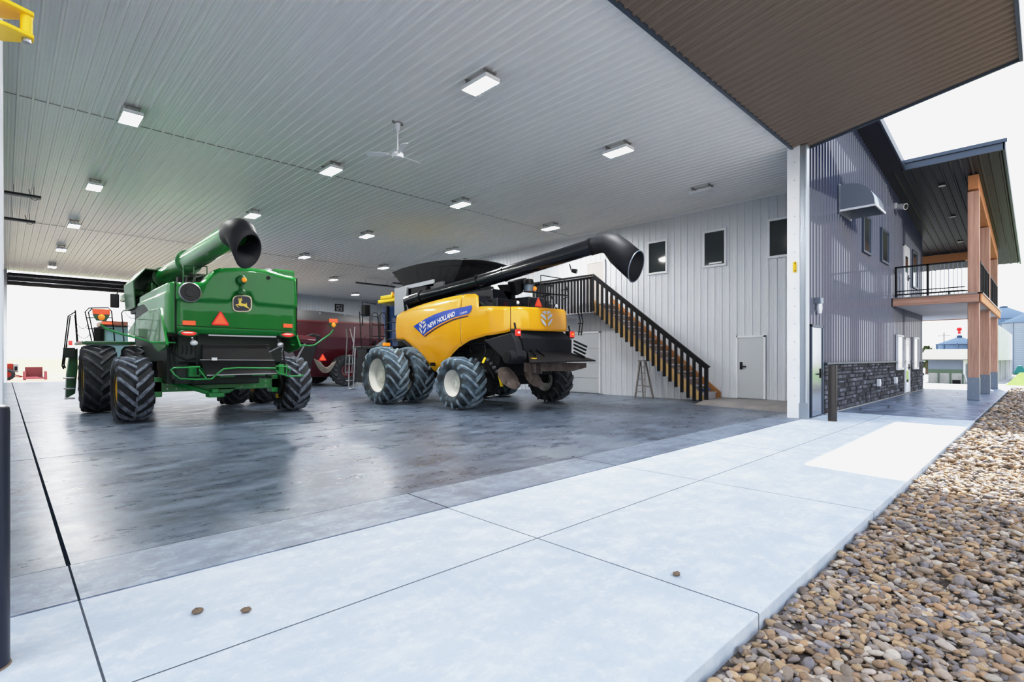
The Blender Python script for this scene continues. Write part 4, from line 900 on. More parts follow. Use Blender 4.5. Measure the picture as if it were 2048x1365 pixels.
    # tail lamps
    for q, y in (((392, 556), 9.15), ((960, 575), 9.35)):
        c = NC(*q, Y=y); h = MB().box(c.x-.12, c.x+.12, y-.02, y+.14, c.z-.11, c.z+.10).build('lamp_housing', M['black'], root, bevel=.03, seg=3)
        MB().box(c.x-.10, c.x+.09, y-.045, y-.015, c.z-.085, c.z+.085).build('tail_lamp', M['lens'], h, bevel=.02, seg=3)
        MB().box(c.x-.03, c.x+.05, y-.052, y-.04, c.z-.02, c.z+.03).build('lamp_core', M['lensw'] if q[0] < 500 else M['amber'], h, bevel=.01)
        MB().cyl((c.x, y+.05, c.z+.05), (c.x, y+.1, c.z+.25), .025, n=8).build('lamp_stem', M['black'], h)
    # engine deck: air cleaner, cooling box, brackets, triangle, beacon, deck rails
    mb = MB().box(9.2, 11.4, 10.0, 13.9, 2.6, 2.92).box(9.3, 10.2, 10.3, 12.4, 2.9, 3.2).box(10.1, 10.75, 9.7, 10.3, 2.6, 3.0); mb.build('engine_deck', M['bpaint'], root, bevel=.03)
    q = [NA(1050, 430, Y=10.3), NA(1125, 425, Y=10.3), NA(1140, 560, Y=10.3), NA(1130, 560, Y=10.3)]
    MB().prism(q, (0, .08, 0)).build('auger_cradle', M['black'], root, bevel=.01)
    q = [NA(1150, 400, Y=10.1), NA(1240, 380, Y=10.1), NA(1215, 480, Y=10.1), NA(1175, 500, Y=10.1)]
    MB().prism(q, (0, .3, 0)).build('auger_cradle', M['black'], root, bevel=.05, seg=3)
    c = NA(1245, 430, Y=9.95); ac = MB().lathe([(.0, -.18), (.13, -.18), (.135, .0), (.15, .0), (.15, .05), (.11, .13), (0, .14)], (c.x, c.y, c.z), 'z', 24).build('air_cleaner', mat('smoky_bowl', (.16, .21, .27), .15, .1), root, smooth=35)
    MB().lathe([(.155, .0), (.155, .06), (.12, .15), (0, .17)], (c.x, c.y, c.z), 'z', 24).build('cleaner_cap', M['black'], ac, smooth=35)
    c = NA(1287, 455, Y=9.75); MB().ball((c.x, c.y, c.z), .055, 10, rz=1.2).build('beacon', M['amber'], root, smooth=60)
    c = NA(1306, 575, Y=9.4); smv(root, (c.x, 9.38, c.z), .30)
    MB().bar((c.x, 9.4, c.z+.02), (c.x, 9.46, c.z-.1), .04, .02).build('triangle_bracket', M['black'], root)
    def rl(L_, y, r=.014): return MB().tube([at(990+a/9.753, 500+b/9.753, Y=y) for a, b in L_], r, 6)
    mb = MB()
    for L_, y in (([(890, 495), (1350, 572)], 10.1), ([(1350, 572), (1400, 750), (1450, 1040), (1420, 1130)], 9.9), ([(560, 815), (1400, 890)], 9.7), ([(1090, 880), (1180, 1120)], 9.6), ([(900, 910), (1060, 880)], 9.7), ([(890, 500), (900, 830)], 10.1), ([(1290, 790), (1400, 765)], 9.9), ([(1290, 975), (1420, 920)], 9.9)):
        q = rl(L_, y, .014 if y != 9.7 else .02); mb.add(q.v, q.f)
    mb.build('deck_rail', M['black'], root, smooth=60)
    for q in ((448, 1030), (1200, 1095)):
        c = at(990+q[0]/9.753, 500+q[1]/9.753, Y=9.45); MB().ball((c.x, c.y, c.z), .05, 10, ry=.5).build('work_lamp', M['lampglass'], root, smooth=60)
    mb = MB(); c = at(990+1010/9.753, 500+1020/9.753, Y=9.8); mb.cyl((c.x, 9.8, 2.6), (c.x, 9.8, 2.95), .07, n=14); mb.build('exhaust_stack', M['black'], root, smooth=40)
    # right edge: folded ladder at the rear right corner
    mb = MB()
    for s in (0, .12): mb.tube([(11.95+s, 9.5, 2.75), (12.0+s, 9.45, 2.4), (11.98+s, 9.5, 2.0)], .018, 6)
    for z in (2.1, 2.35, 2.6): mb.tube([(11.95, 9.5, z), (12.12, 9.48, z)], .014, 6)
    mb.build('rear_ladder', M['black'], root)
    # grain tank covers: flared black extension
    def zz(x, y, Z): return at(680+x/3.303, 440+y/3.303, Z=Z)
    FL, RL, RR = Vector((9.22, 15.1, 4.2)), Vector((9.62, 11.9, 4.24)), Vector((11.4, 11.9, 4.28)); FR = Vector((11.45, 15.1, 4.2))
    def edge(p, q, n, bow): return [p+(q-p)*(i/n)+Vector((0, 0, bow*4*(i/n)*(1-i/n))) for i in range(n)]
    topr = edge(FL, RL, 8, .10)+edge(RL, RR, 8, .06)+edge(RR, FR, 8, .1)+edge(FR, FL, 8, .06)
    b = [Vector((9.35, 14.55, 3.62)), Vector((9.75, 12.5, 3.66)), Vector((11.2, 12.5, 3.66)), Vector((11.2, 14.55, 3.62))]
    botr = edge(b[0], b[1], 8, 0)+edge(b[1], b[2], 8, 0)+edge(b[2], b[3], 8, 0)+edge(b[3], b[0], 8, 0)
    mb = MB().loft([botr, topr], True, False); gt = mb.build('tank_extension', M['tarp'], root, solid=.03)
    MB().add([tuple(p-Vector((0, 0, .18))) for p in topr], [tuple(range(len(topr)))]).build('tank_cover', M['tarp'], gt)
    mb = MB().box(9.3, 11.3, 12.4, 14.6, 2.85, 3.64).box(9.3, 9.36, 12.9, 14.5, 3.5, 3.68); mb.build('grain_tank', M['bpaint'], root, bevel=.03)
    mb = MB().bar((9.25, 14.6, 3.6), (9.3, 12.9, 3.66), .05, .12); mb.build('tank_rail', M['greypanel'], root)
    mb = MB().tube([at(780+870/6.2045, 500+140/6.2045, Y=12.0), at(780+905/6.2045, 500+112/6.2045, Y=12.0), at(780+945/6.2045, 500+108/6.2045, Y=12.0), at(780+960/6.2045, 500+150/6.2045, Y=12.0)], .016, 6); mb.build('cover_handle', M['black'], root)
    # grey upright panel behind the cab
    p, q = NA(372, 455, X=9.2), NA(446, 455, X=9.2); MB().box(9.12, 9.25, q.y, p.y, 2.72, 3.62).build('cab_side_panel', M['greypanel'], root, bevel=.02)
    MB().box(9.2, 9.4, 13.2, 14.0, 2.75, 3.55).build('tank_corner', M['black'], root, bevel=.02)
    # unloading auger, cradled, rising to the rear right
    pts = [Vector((9.02, 13.9, 3.12)), Vector((9.07, 13.2, 3.2)), Vector((9.42, 10.95, 3.45)), Vector((10.22, 7.72, 4.05))]
    mb = MB().tube([pts[0]+Vector((.05, 0, -.3)), pts[0], pts[1]], [.16, .17, .165], 24); mb.build('auger_elbow', M['bpaint'], root, smooth=40)
    ag = MB().tube([pts[1], pts[2]], [.155, .185], 28).build('unloading_auger', M['bpaint'], root, smooth=40)
    ag2 = MB().tube([pts[2], pts[3]], [.19, .195], 28).build('unloading_auger', M['bpaint'], root, smooth=40)
    for c, n, a_, r in ((pts[1], (pts[2]-pts[1]), ag, .19), (pts[2], (pts[3]-pts[2]), ag, .225), (pts[2]+(pts[3]-pts[2])*.25, (pts[3]-pts[2]), ag2, .21), (pts[3], (pts[3]-pts[2]), ag2, .215)):
        n = n.normalized(); MB().cyl(c-n*.02, c+n*.02, r, n=28).build('auger_flange', M['bpaint'], a_, smooth=40)
    def ring(c, d, r, sq=1, n=28):
        d = Vector(d).normalized(); u = Vector((0, 0, 1)); u = (u-d*u.dot(d)).normalized(); w_ = d.cross(u)
        return [Vector(c)+r*(math.cos(2*math.pi*k/n)*u+sq*math.sin(2*math.pi*k/n)*w_) for k in range(n)]
    n = (pts[3]-pts[2]).normalized(); B = pts[3]
    ax_ = Vector((.36, -.62, -.70)).normalized(); Nm = Vector((.12, -.92, -.36)).normalized(); Cm = B+Vector((.40, -.98, -.58))
    rings = [ring(B+n*.02, n, .205), ring(B+n*.22, n, .215), ring(B+Vector((.10, -.36, .06)), (.3, -.9, -.12), .26), ring(B+Vector((.17, -.52, -.04)), (.4, -.75, -.45), .30), ring(B+Vector((.25, -.66, -.19)), ax_, .325)]
    rings.append([p+ax_*max(.03, (Cm-p).dot(Nm)/ax_.dot(Nm)) for p in ring(B+Vector((.27, -.70, -.23)), ax_, .335)])
    mb = MB().loft(rings, True, False); spt = mb.build('auger_spout', M['rubber'], root, smooth=50, solid=.025); MB().tube(rings[-1], .014, 6, closed=True).build('mouth_rim', M['hoodg'], spt, smooth=60)
    c = NA(1535, 335, Y=8.3); wl_ = MB().cyl((c.x-.03, c.y, c.z), (c.x+.05, c.y-.1, c.z-.03), .045, .06, n=16).build('auger_lamp', M['black'], root, smooth=40)
    MB().cyl((c.x+.05, c.y-.1, c.z-.03), (c.x+.056, c.y-.112, c.z-.033), .055, n=16).build('lamp_glass', M['lampglass'], wl_, smooth=40); MB().cyl((c.x-.02, c.y+.02, c.z), (c.x-.05, c.y+.05, c.z+.16), .015, n=6).build('lamp_stem', M['black'], wl_)
    # cab, platform, handrails, ladder at the front left
    mb = MB().loft([[(9.85, 15.2, 1.7), (11.2, 15.2, 1.7), (11.1, 16.7, 1.7), (9.9, 16.7, 1.7)], [(9.8, 15.2, 3.2), (11.25, 15.2, 3.2), (11.1, 17.0, 3.2), (9.9, 17.0, 3.2)]]); cab = mb.build('cab', M['cabglass'], root, bevel=.05)
    MB().box(9.78, 9.86, 15.12, 15.2, 1.7, 3.2).box(9.78, 9.86, 16.4, 16.5, 1.7, 3.2).build('cab_post', M['black'], cab)
    for z in (2.0, 2.3, 2.6): MB().tube([(9.75, 15.3, z), (9.75, 16.3, z)], .02, 6).build('cab_bar', M['black'], cab)
    cr_ = MB().box(9.85, 11.3, 15.1, 17.2, 3.34, 3.47).build('cab_roof', M['yel'], cab, bevel=.04, seg=3)
    MB().box(9.85, 10.0, 16.2, 17.0, 3.47, 3.6).build('roof_guard', M['yel'], cab, bevel=.02)
    MB().lathe([(.05, -.06), (.05, .04), (.03, .08), (0, .08)], (9.93, 16.3, 3.62), 'z', 14).build('beacon', M['amber'], cab, smooth=40)
    MB().box(9.25, 9.45, 17.0, 17.3, 2.85, 3.25).tube([(9.7, 17, 3.3), (9.2, 17.1, 3.36), (9.2, 17.1, 2.5)], .025, 6).build('mirror', M['black'], cab, bevel=.02)
    mb = MB().box(8.2, 9.8, 14.45, 16.0, 1.62, 1.72); mb.build('platform', M['black'], root, bevel=.02)
    MB().box(8.45, 8.68, 14.36, 14.45, 1.72, 1.82).build('side_marker', M['amber'], root, bevel=.01)
    mb = MB()
    def nr(L_, y, r=.015): return MB().tube([at(560+a/5.25, 540+b/5.25, Y=y) for a, b in L_], r, 6)
    for L_, y in (([(855, 830), (835, 440)], 15.2), ([(945, 780), (945, 440)], 15.2), ([(835, 470), (950, 475)], 15.2), ([(965, 780), (965, 470), (990, 450), (1020, 455), (1030, 480), (1040, 750)], 15.0), ([(1050, 750), (1050, 470), (1070, 450), (1100, 455), (1110, 480), (1115, 740)], 14.8), ([(970, 580), (1110, 580)], 14.9), ([(970, 700), (1115, 700)], 14.9), ([(975, 490), (1020, 490), (1028, 520)], 15.2)):
        q = nr(L_, y); mb.add(q.v, q.f)
    mb.build('platform_rail', M['rail'], root, smooth=60)
    mb = MB(); a0 = [(690, 1090), (685, 1075), (705, 720), (695, 620)]; a1 = [(765, 860), (780, 600)]; 
    for L_ in (a0, [(755, 1070), (775, 780), (785, 600)], [(770, 760), (735, 620)]): q = nr(L_, 15.3, .016); mb.add(q.v, q.f)
    mb.build('ladder_rail', M['steel'], root, smooth=60)
    mb = MB()
    for L_ in ([(720, 1255), (730, 890)], [(770, 1255), (790, 820)]): q = nr(L_, 15.2, .02); mb.add(q.v, q.f)
    lad = mb.build('ladder', M['steel'], root)
    for yy in (1255, 1165, 1078, 990, 900):
        p, q = at(560+715/5.25, 540+yy/5.25, Y=15.2), at(560+785/5.25, 540+yy/5.25, Y=15.2); MB().box(p.x, q.x, 15.15, 15.35, p.z-.015, p.z+.015).build('ladder_step', M['steel'], lad)
    MB().box(8.2, 8.9, 15.0, 15.6, .55, 1.62).build('ladder_box', M['black'], root, bevel=.02)
    mb = MB().box(8.4, 12.3, 13.35, 13.75, .65, 1.1); mb.build('front_axle', M['black'], root, bevel=.03)
yellow_combine()
# ================================================================ FITTINGS AND SMALLER THINGS
def ceiling_light(x, y, label, lit=True):
    z = CZ-.03; r = thing('ceiling_light', label, 'light', (x, y, CZ-.02), 'flat lights on the ceiling')
    MB().box(x-.155, x+.155, y-.31, y+.31, z-.14, z-.10).box(x-.16, x-.148, y-.31, y+.31, z-.168, z-.10).box(x+.148, x+.16, y-.31, y+.31, z-.168, z-.10).box(x-.155, x+.155, y-.315, y-.303, z-.168, z-.10).box(x-.155, x+.155, y+.303, y+.315, z-.168, z-.10).build('light_housing', M['trimw'], r)
    MB().box(x-.147, x+.147, y-.302, y+.302, z-.162, z-.142).build('diffuser', M['led'] if lit else M['leddead'], r)
    for s in (-1, 1):
        mb = MB().tube([(x-.1, y+s*.24, z-.10), (x-.1, y+s*.24, z+.012)], .012, 6).tube([(x+.1, y+s*.24, z-.10), (x+.1, y+s*.24, z+.012)], .012, 6).box(x-.13, x+.13, y+s*.24-.02, y+s*.24+.02, z-.015, z+.008); mb.build('mounting_bracket', M['conduit'], r)
colx = [1.73, 5.72, 9.75, 13.8, 18.2]; rowy = [6.62, 12.2, 17.8, 23.5, 29.1, 34.9]
LT = [(1, 0, 'lit flat ceiling light nearest the viewer, above the front middle of the shop'), (2, 0, 'lit ceiling light just inside the doorway, right of the ceiling fan'),
 (3, 0, 'unlit flat ceiling light close to the wall with three small windows'), (0, 1, 'nearest lit ceiling light in the row along the left wall'),
 (1, 1, 'lit ceiling light just left of the ceiling fan'), (2, 1, 'lit ceiling light above the middle of the black unloading auger'),
 (3, 1, 'lit ceiling light nearest the stair landing, against the white wall'), (0, 2, 'second lit ceiling light back in the row along the left wall'),
 (1, 2, 'lit ceiling light just right of the green combine spout'), (2, 2, 'lit ceiling light above and left of the yellow combine grain tank'),
 (3, 2, 'lit ceiling light directly behind the black grain tank cover of the yellow combine'), (0, 3, 'third lit ceiling light back in the row along the left wall'),
 (2, 3, 'lit ceiling light above the gap between the two combines'), (3, 3, 'lit ceiling light just left of the black grain tank cover'),
 (0, 4, 'fourth lit ceiling light back in the row along the left wall'), (3, 4, 'small far lit ceiling light above the dark red grain cart'),
 (0, 5, 'farthest lit ceiling light by the left wall, next to the rear doorway'), (4, 5, 'farthest lit ceiling light against the back wall at right')]
for c, r_, lb in LT: ceiling_light(colx[c], rowy[r_], lb, not (c == 3 and r_ == 0))
# ceiling fan
def fan():
    x, y = 5.66, 9.09; r = thing('ceiling_fan', 'white three-blade ceiling fan hanging at rest from the ceiling', 'fan', (x, y, CZ-.02))
    MB().box(x-.12, x+.12, y-.03, y+.03, CZ-.05, CZ-.012).build('ceiling_bracket', M['conduit'], r, bevel=.005)
    MB().lathe([(.0, -.17), (.035, -.17), (.055, -.04), (.055, -.02), (0, -.02)], (x, y, CZ-.02), 'z', 20).build('canopy', M['trimw'], r, smooth=40)
    MB().cyl((x, y, 5.45), (x, y, 5.95), .016, n=12).build('down_rod', M['trimw'], r, smooth=40)
    MB().lathe([(0, -.07), (.10, -.06), (.115, -.03), (.115, .02), (.08, .05), (.03, .08), (0, .08)], (x, y, 5.43), 'z', 28).build('motor', M['trimw'], r, smooth=40)
    H = Vector((x, y, 5.43))
    for px in ((832, 325), (812, 284), (749, 309)):
        q = at(*px, Z=5.43)-H; q.z = 0; q = q.normalized()*.62; d = q.normalized(); n = Vector((-d.y, d.x, 0)); t = Vector((0, 0, .02))
        a = H+d*.09; b = H+d*.17; e = H+q
        ring = [b-n*.045-t*.6, b+n*.045+t*.6, e-d*.04+n*.075+t, e-d*.01+n*.05+t*.7, e+t*0, e-d*.01-n*.05-t*.7, e-d*.04-n*.075-t]
        mb = MB().prism(ring, (0, 0, .006)); mb.bar(a, b+d*.05, .03, .01); mb.build('blade', M['trimw'], r)
fan()
def strut(x0, x1, y, label):
    z = 5.8; r = thing('ceiling_rail', label, 'rail', ((x0+x1)/2, y, CZ-.02), 'dark rails hung under the ceiling')
    MB().box(x0, x1, y-.05, y+.05, z-.03, z+.06).build('rail_channel', M['conduit'], r)
    MB().box(x0, x1, y-.10, y-.055, z+.0, z+.04).build('rail_pipe', M['black'], r)
    for s in (.25, .8):
        x = x0+(x1-x0)*s; MB().tube([(x, y, z+.05), (x, y, CZ-.012)], .01, 6).build('hanger', M['conduit'], r)
    MB().tube([(x1-.25, y, z+.2), (x1-.2, y-.05, z-.06), (x1-.12, y-.05, z-.09), (x1-.06, y, z-.03)], .008, 6).build('cable_loop', M['black'], r)
strut(.0, .74, 19.6, 'dark hanging rail at left, nearer of the two by the left wall'); strut(.0, .74, 23.25, 'dark hanging rail at left, farther of the two by the left wall')
strut(14.9, 17.6, 28.6, 'dark rail hung beside the back wall, longer one above the yellow cab'); strut(16.6, 18.6, 27.2, 'short dark rail hung right behind the yellow cab roof')
# wall fan, yellow jamb hardware, bollards
def wallfan():
    r = thing('exhaust_fan', 'small dark square exhaust fan high on the back wall', 'fan', (19.03, YB-.05, 5.05)); y = YB-.02
    MB().box(18.68, 19.38, y-.09, y, 5.02, 5.08).box(18.68, 19.38, y-.09, y, 5.55, 5.61).box(18.68, 18.76, y-.09, y, 5.08, 5.55).box(19.3, 19.38, y-.09, y, 5.08, 5.55).build('fan_frame', M['black'], r)
    MB().box(18.76, 19.3, y-.03, y, 5.08, 5.55).build('fan_back', M['conduit'], r)
    for k in range(3):
        a = .5+k*2.1; MB().prism([(19.03, y-.06, 5.31), (19.03+.22*math.cos(a), y-.06, 5.31+.22*math.sin(a)), (19.03+.22*math.cos(a+.7), y-.06, 5.31+.22*math.sin(a+.7))], (0, .01, 0)).build('blade', M['black'], r)
wallfan()
def latch_left():
    r = thing('door_latch', 'bright yellow open steel door latch arm at the left jamb', 'latch', (-.05, 4.3, 2.95))
    for z in (3.045, 3.165): MB().prism([(-.35, 3.72, z), (-.0, 3.70, z), (.115, 3.75, z), (.115, 3.81, z), (-.0, 3.90, z), (-.35, 3.95, z)], (0, 0, .022)).build('latch_arm', M['yel'], r, bevel=.006)
    MB().cyl((.085, 3.78, 3.05), (.085, 3.78, 3.18), .026, n=16).build('latch_pin', M['yel'], r, smooth=40)
    MB().cyl((.085, 3.78, 3.025), (.085, 3.78, 3.046), .02, n=10).build('pin_nut', M['steel'], r)
    MB().box(-.37, -.33, 3.7, 4.0, 2.8, 3.3).build('latch_plate', M['yel'], r)
latch_left()
def latch_right():
    a, b = at(1582, 525, X=12.6), at(1592, 545, X=12.6); r = thing('door_latch', 'small yellow latch plate on the white right jamb', 'latch', (12.6, 3.88, b.z))
    MB().box(12.575, 12.6, 3.86, 3.93, b.z, a.z).build('latch_plate', M['yel'], r, bevel=.006)
    MB().cyl((12.56, 3.895, b.z+.04), (12.56, 3.895, a.z-.04), .016, n=10).build('latch_pin', M['yel'], r)
    for z in (a.z-.03, b.z+.03): MB().cyl((12.575, 3.88, z), (12.565, 3.88, z), .012, n=8).build('bolt', M['black'], r)
latch_right()
def bollard(x, y, h, rr, label, m):
    r = thing('bollard', label, 'bollard', (x, y, -.004), 'steel bollards at the door jambs')
    MB().lathe([(0, h), (rr*.8, h), (rr*.97, h-.01), (rr, h-.03), (rr, 0), (0, 0)], (x, y, -.004), 'z', 32).build('post', m, r, smooth=40)
    MB().lathe([(rr+.001, .0), (rr+.006, .0), (rr+.003, .006), (rr+.001, .008)], (x, y, -.004), 'z', 32).build('base_seal', M['mud'], r, smooth=40)
bollard(-.065, 3.22, 1.145, .085, 'dark blue steel bollard at the left edge of the doorway', M['bollardb'])
bollard(12.68, 3.18, 1.20, .085, 'grey brown steel bollard beside the white right jamb', M['bollard'])
# ---- stairs along the white wall
XO, XW = 14.82, 15.78; Y0, Y1, Z0, Z1 = 7.12, 11.05, .10, 3.25
def stairs():
    NS = 15; r = thing('staircase', 'straight wooden staircase rising along the white wall to the landing', 'stairs', (15.3, Y0, .1)); dy = (Y1-Y0)/NS; dz = (Z1-Z0)/NS
    for k in range(NS):
        y = Y0+k*dy; z = Z0+(k+1)*dz
        t = MB().box(XO+.04, XW-.03, y-.02, y+dy+.01, z-.035, z).build('tread', M['tread'], r)
        MB().box(XO+.04, XW-.03, y-.035, y-.02, z-.04, z+.003).build('tread_nosing', M['trimw'], t)
        MB().box(XO+.05, XW-.03, y, y+.02, z-dz, z-.035).build('riser', M['riser'] if k else M['trimw'], r)
    s = dz/dy; L = lambda y, o: Z0+(y-Y0)*s+o
    MB().prism([(XO, Y0-.05, Z0), (XO, Y0-.05, Z0+.12), (XO, Y1, L(Y1, .12)), (XO, Y1, L(Y1, -.28)), (XO, Y0+.25, Z0)], (.04, 0, 0)).build('stringer', M['pine'], r)
    MB().prism([(XW-.03, Y0-.15, Z0), (XW-.03, Y0-.15, Z0+.2), (XW-.03, Y1, L(Y1, .34)), (XW-.03, Y1, L(Y1, -.1)), (XW-.03, Y0+.25, Z0)], (.03, 0, 0)).build('wall_stringer', mat('stained_stringer', (.50, .22, .07), .5), r)
    return s
sl = stairs()
def stair_rail():
    r = thing('stair_railing', 'black painted handrail and square balusters sloping down beside the stairs', 'railing', (XO-.05, 7, .05)); x = XO-.04
    ya, za, yb, zb = 6.95, 1.10, 11.08, 4.27
    MB().bar((x, ya-.08, za-.03), (x, yb, zb), .09, .05).bar((x, ya, za-.07), (x, yb, zb-.09), .04, .09).build('handrail', M['rail'], r, bevel=.008)
    MB().box(x-.045, x+.045, ya-.03, ya+.06, .02, za).build('newel_post', M['rail'], r)
    n = 21
    for k in range(1, n+1):
        t = k/n; y = ya+(yb-ya)*t; z = za+(zb-za)*t; lo = max(.06, Z0+(y-Y0)*sl-.30)
        MB().box(x-.03, x+.0, y-.055, y+.04, lo, z-.06).build('baluster', M['rail'], r)
stair_rail()
def landing():
    r = thing('stair_landing', 'raised white edged landing at the top of the stairs', 'landing', (15.3, 12.4, 2.95))
    MB().box(XO, XW, Y1+.02, 13.9, 3.05, 3.25).build('deck', M['trimw'], r); MB().box(XO-.02, XO+.02, Y1+.02, 13.9, 2.94, 3.27).build('edge_board', M['trimw'], r)
    MB().box(XO, XW, Y1+.02, Y1+.05, 2.92, 3.2).build('header_board', M['pine'], r)
    for y in (12.6, 13.8): MB().box(XO+.05, XW, y-.05, y+.05, 2.85, 3.05).build('joist', M['trimw'], r)
    q = thing('landing_railing', 'black level railing with square balusters around the landing', 'railing', (XO-.05, 12.4, 2.95)); x = XO-.05
    MB().box(x-.045, x+.045, Y1+.08, 13.9, 4.22, 4.28).box(x-.02, x+.02, Y1+.08, 13.9, 4.12, 4.2).build('handrail', M['rail'], q)
    for k in range(20): y = Y1+.12+k*.145; MB().box(x-.02, x+.025, y-.04, y+.04, 2.96, 4.2).build('baluster', M['rail'], q)
    MB().box(x-.02, XW, 13.82, 13.88, 4.2, 4.27).build('end_rail', M['rail'], q)
    for k in range(6): X_ = x+.15+k*.15; MB().box(X_-.03, X_+.03, 13.83, 13.87, 3.27, 4.2).build('baluster', M['rail'], q)
landing()
mb = MB(); P_ = []
for i in range(7): P_.append([(15.05+.07*j+random.uniform(-.02, .02), 7.14+.034*i+random.uniform(-.008, .008), Z0+.25+.06*math.sin(i*.9+.3)*math.sin(j*.8+.4)**2+random.uniform(0, .03)) for j in range(7)])
grid(mb, P_); tag(mb.build('cloth', M['bluerag'], smooth=70, solid=.01), 'crumpled blue cloth lying on the lowest stair step', 'cloth')
def stepladder():
    r = thing('step_ladder', 'old grey wooden step ladder standing under the stairs against the wall', 'ladder', (15.3, 9.6, 0)); a, b, c = at(1289, 792, X=15.15), at(1307, 792, X=15.15), at(1318, 792, X=15.45)
    topy = at(1303, 722, X=15.3); zt = topy.z
    m = mat('weathered_wood', (.22, .20, .19), .7)
    A0, A1 = Vector((15.05, 9.55, .01)), Vector((15.05, 9.17, .01)); T0, T1 = Vector((15.28, 9.50, zt)), Vector((15.28, 9.32, zt))
    for p, q in ((A0, T0), (A1, T1)): MB().bar(p, q, .035, .07).build('side_rail', m, r)
    B0, B1 = Vector((15.6, 9.58, .01)), Vector((15.6, 9.20, .01))
    for p, q in ((B0, T0), (B1, T1)): MB().bar(p, q+Vector((.05, 0, -.05)), .03, .05).build('rear_leg', m, r)
    for k in range(1, 6):
        t = k/6; MB().bar(A0+(T0-A0)*t, A1+(T1-A1)*t, .09, .025).build('step', m, r)
    MB().bar(B0+(T0-B0)*.3, B1+(T1-B1)*.3, .025, .04).build('cross_brace', m, r)
    MB().box(15.2, 15.4, 9.28, 9.54, zt-.02, zt+.01).build('ladder_top', m, r)
stepladder()
# ---- grain cart between the combines
def cart():
    r = thing('grain_cart', 'dark red grain cart with black rolled tarp standing behind the two combines', 'grain cart', (11.2, 25.2, 0))
    def rect(x0, x1, y0, y1, z): return [(x0, y0, z), (x1, y0, z), (x1, y1, z), (x0, y1, z)]
    MB().loft([rect(10.2, 12.7, 24.3, 26.2, .42), rect(9.2, 13.1, 23.5, 27.0, 1.75), rect(8.3, 13.7, 23.2, 27.3, 2.3), rect(8.3, 13.7, 23.2, 27.3, 3.02)]).build('hopper', M['maroon'], r, bevel=.05, seg=3)
    MB().box(8.25, 13.75, 23.14, 23.2, 2.96, 3.06).build('top_rim', mat('cart_red_rim', (.20, .012, .02), .3, coat=.8), r, bevel=.01)
    rows = []
    for i in range(17):
        t = i/16; x = 8.2+5.6*t; rise = .58*(math.sin(math.pi*min(1, max(0, (t+.42)/1.42))))**.6+.02
        rows.append([(x, 23.12+4.26*j/12, 3.03+rise*(.74+.26*math.sin(math.pi*j/12)) if 0 < j < 12 else 3.02) for j in range(13)])
    mb = MB(); grid(mb, rows); tp = mb.build('tarp', M['tarp'], r, smooth=60)
    for x in (9.1, 10.3, 11.5, 12.6): MB().cyl((x, 23.1, 3.38), (x, 23.08, 3.38), .04, n=8).build('tarp_clip', M['steel'], tp)
    for y in (23.75, 27.0): tire(r, (0, 0, 0), .74, .6, .34, M['tyre'], M['lugdark'], M['maroon'], 18, .8, -1, .05)
    ts = [o for o in r.children if o.name.startswith('tire')]
    for o, y in zip(ts, (23.5, 26.9)):
        o.rotation_euler = (0, 0, R(90)); o.location = Vector((11.75, y, .74))-Vector(r.location)
        L = Vector(r.location)
        for q in [o]+list(o.children): q.data.transform(Matrix.Translation(L))
    MB().box(11.65, 11.85, 23.4, 27.1, .62, .84).build('axle', M['black'], r)
    MB().bar((11.7, 25.2, .6), (6.8, 25.2, .55), .2, .2).bar((7.6, 25.2, .55), (7.6, 25.2, .0), .08, .08).build('drawbar', M['maroon'], r)
    pts = [at(208/5.25+560, 540+930/5.25, Y=22.95), at(255/5.25+560, 540+700/5.25, Y=22.95), at(350/5.25+560, 540+665/5.25, Y=22.95), at(430/5.25+560, 540+690/5.25, Y=22.95), at(330/5.25+560, 540+1000/5.25, Y=22.95), at(310/5.25+560, 540+1120/5.25, Y=22.95)]
    mb = MB().prism(pts, (0, .2, 0)); fa = mb.build('folding_auger', M['tarp'], r, bevel=.05, seg=3)
    MB().bar(at(595, 716, Y=22.93), at(614, 680, Y=22.93), .04, .07).build('auger_edge', M['steel'], fa)
    MB().cyl((8.0, 23.1, 2.3), (10.0, 23.0, 2.1), .2, n=20).build('auger_tube', M['maroon'], r, smooth=40)
    c = at(648, 722, Y=23.05); smv(r, (c.x, 23.2, c.z), .40)
    mb = MB()
    for k in range(6):
        a, b = at(628+k*2, 718+k*1.2, Y=23.15-.03*k), at(672-k*2, 722+k, Y=23.15-.03*k); d = .60-.075*k
        mb.tube([a+(b-a)*t+Vector((0, -.02*k, -d*4*t*(1-t))) for t in [i/14 for i in range(15)]], .022, 6)
    mb.build('hose_coil', M['hose'], r, smooth=60); 
    MB().tube([at(672, 724, Y=23.1), at(700, 700, Y=23.0), at(735, 670, Y=22.9)], .012, 5).build('hose_line', M['black'], r)
    MB().bar((9.6, 23.05, .5), (9.6, 23.3, 2.0), .1, .1).bar((12.9, 23.2, .9), (13.2, 23.3, 2.2), .1, .1).build('frame_brace', M['black'], r)
cart()
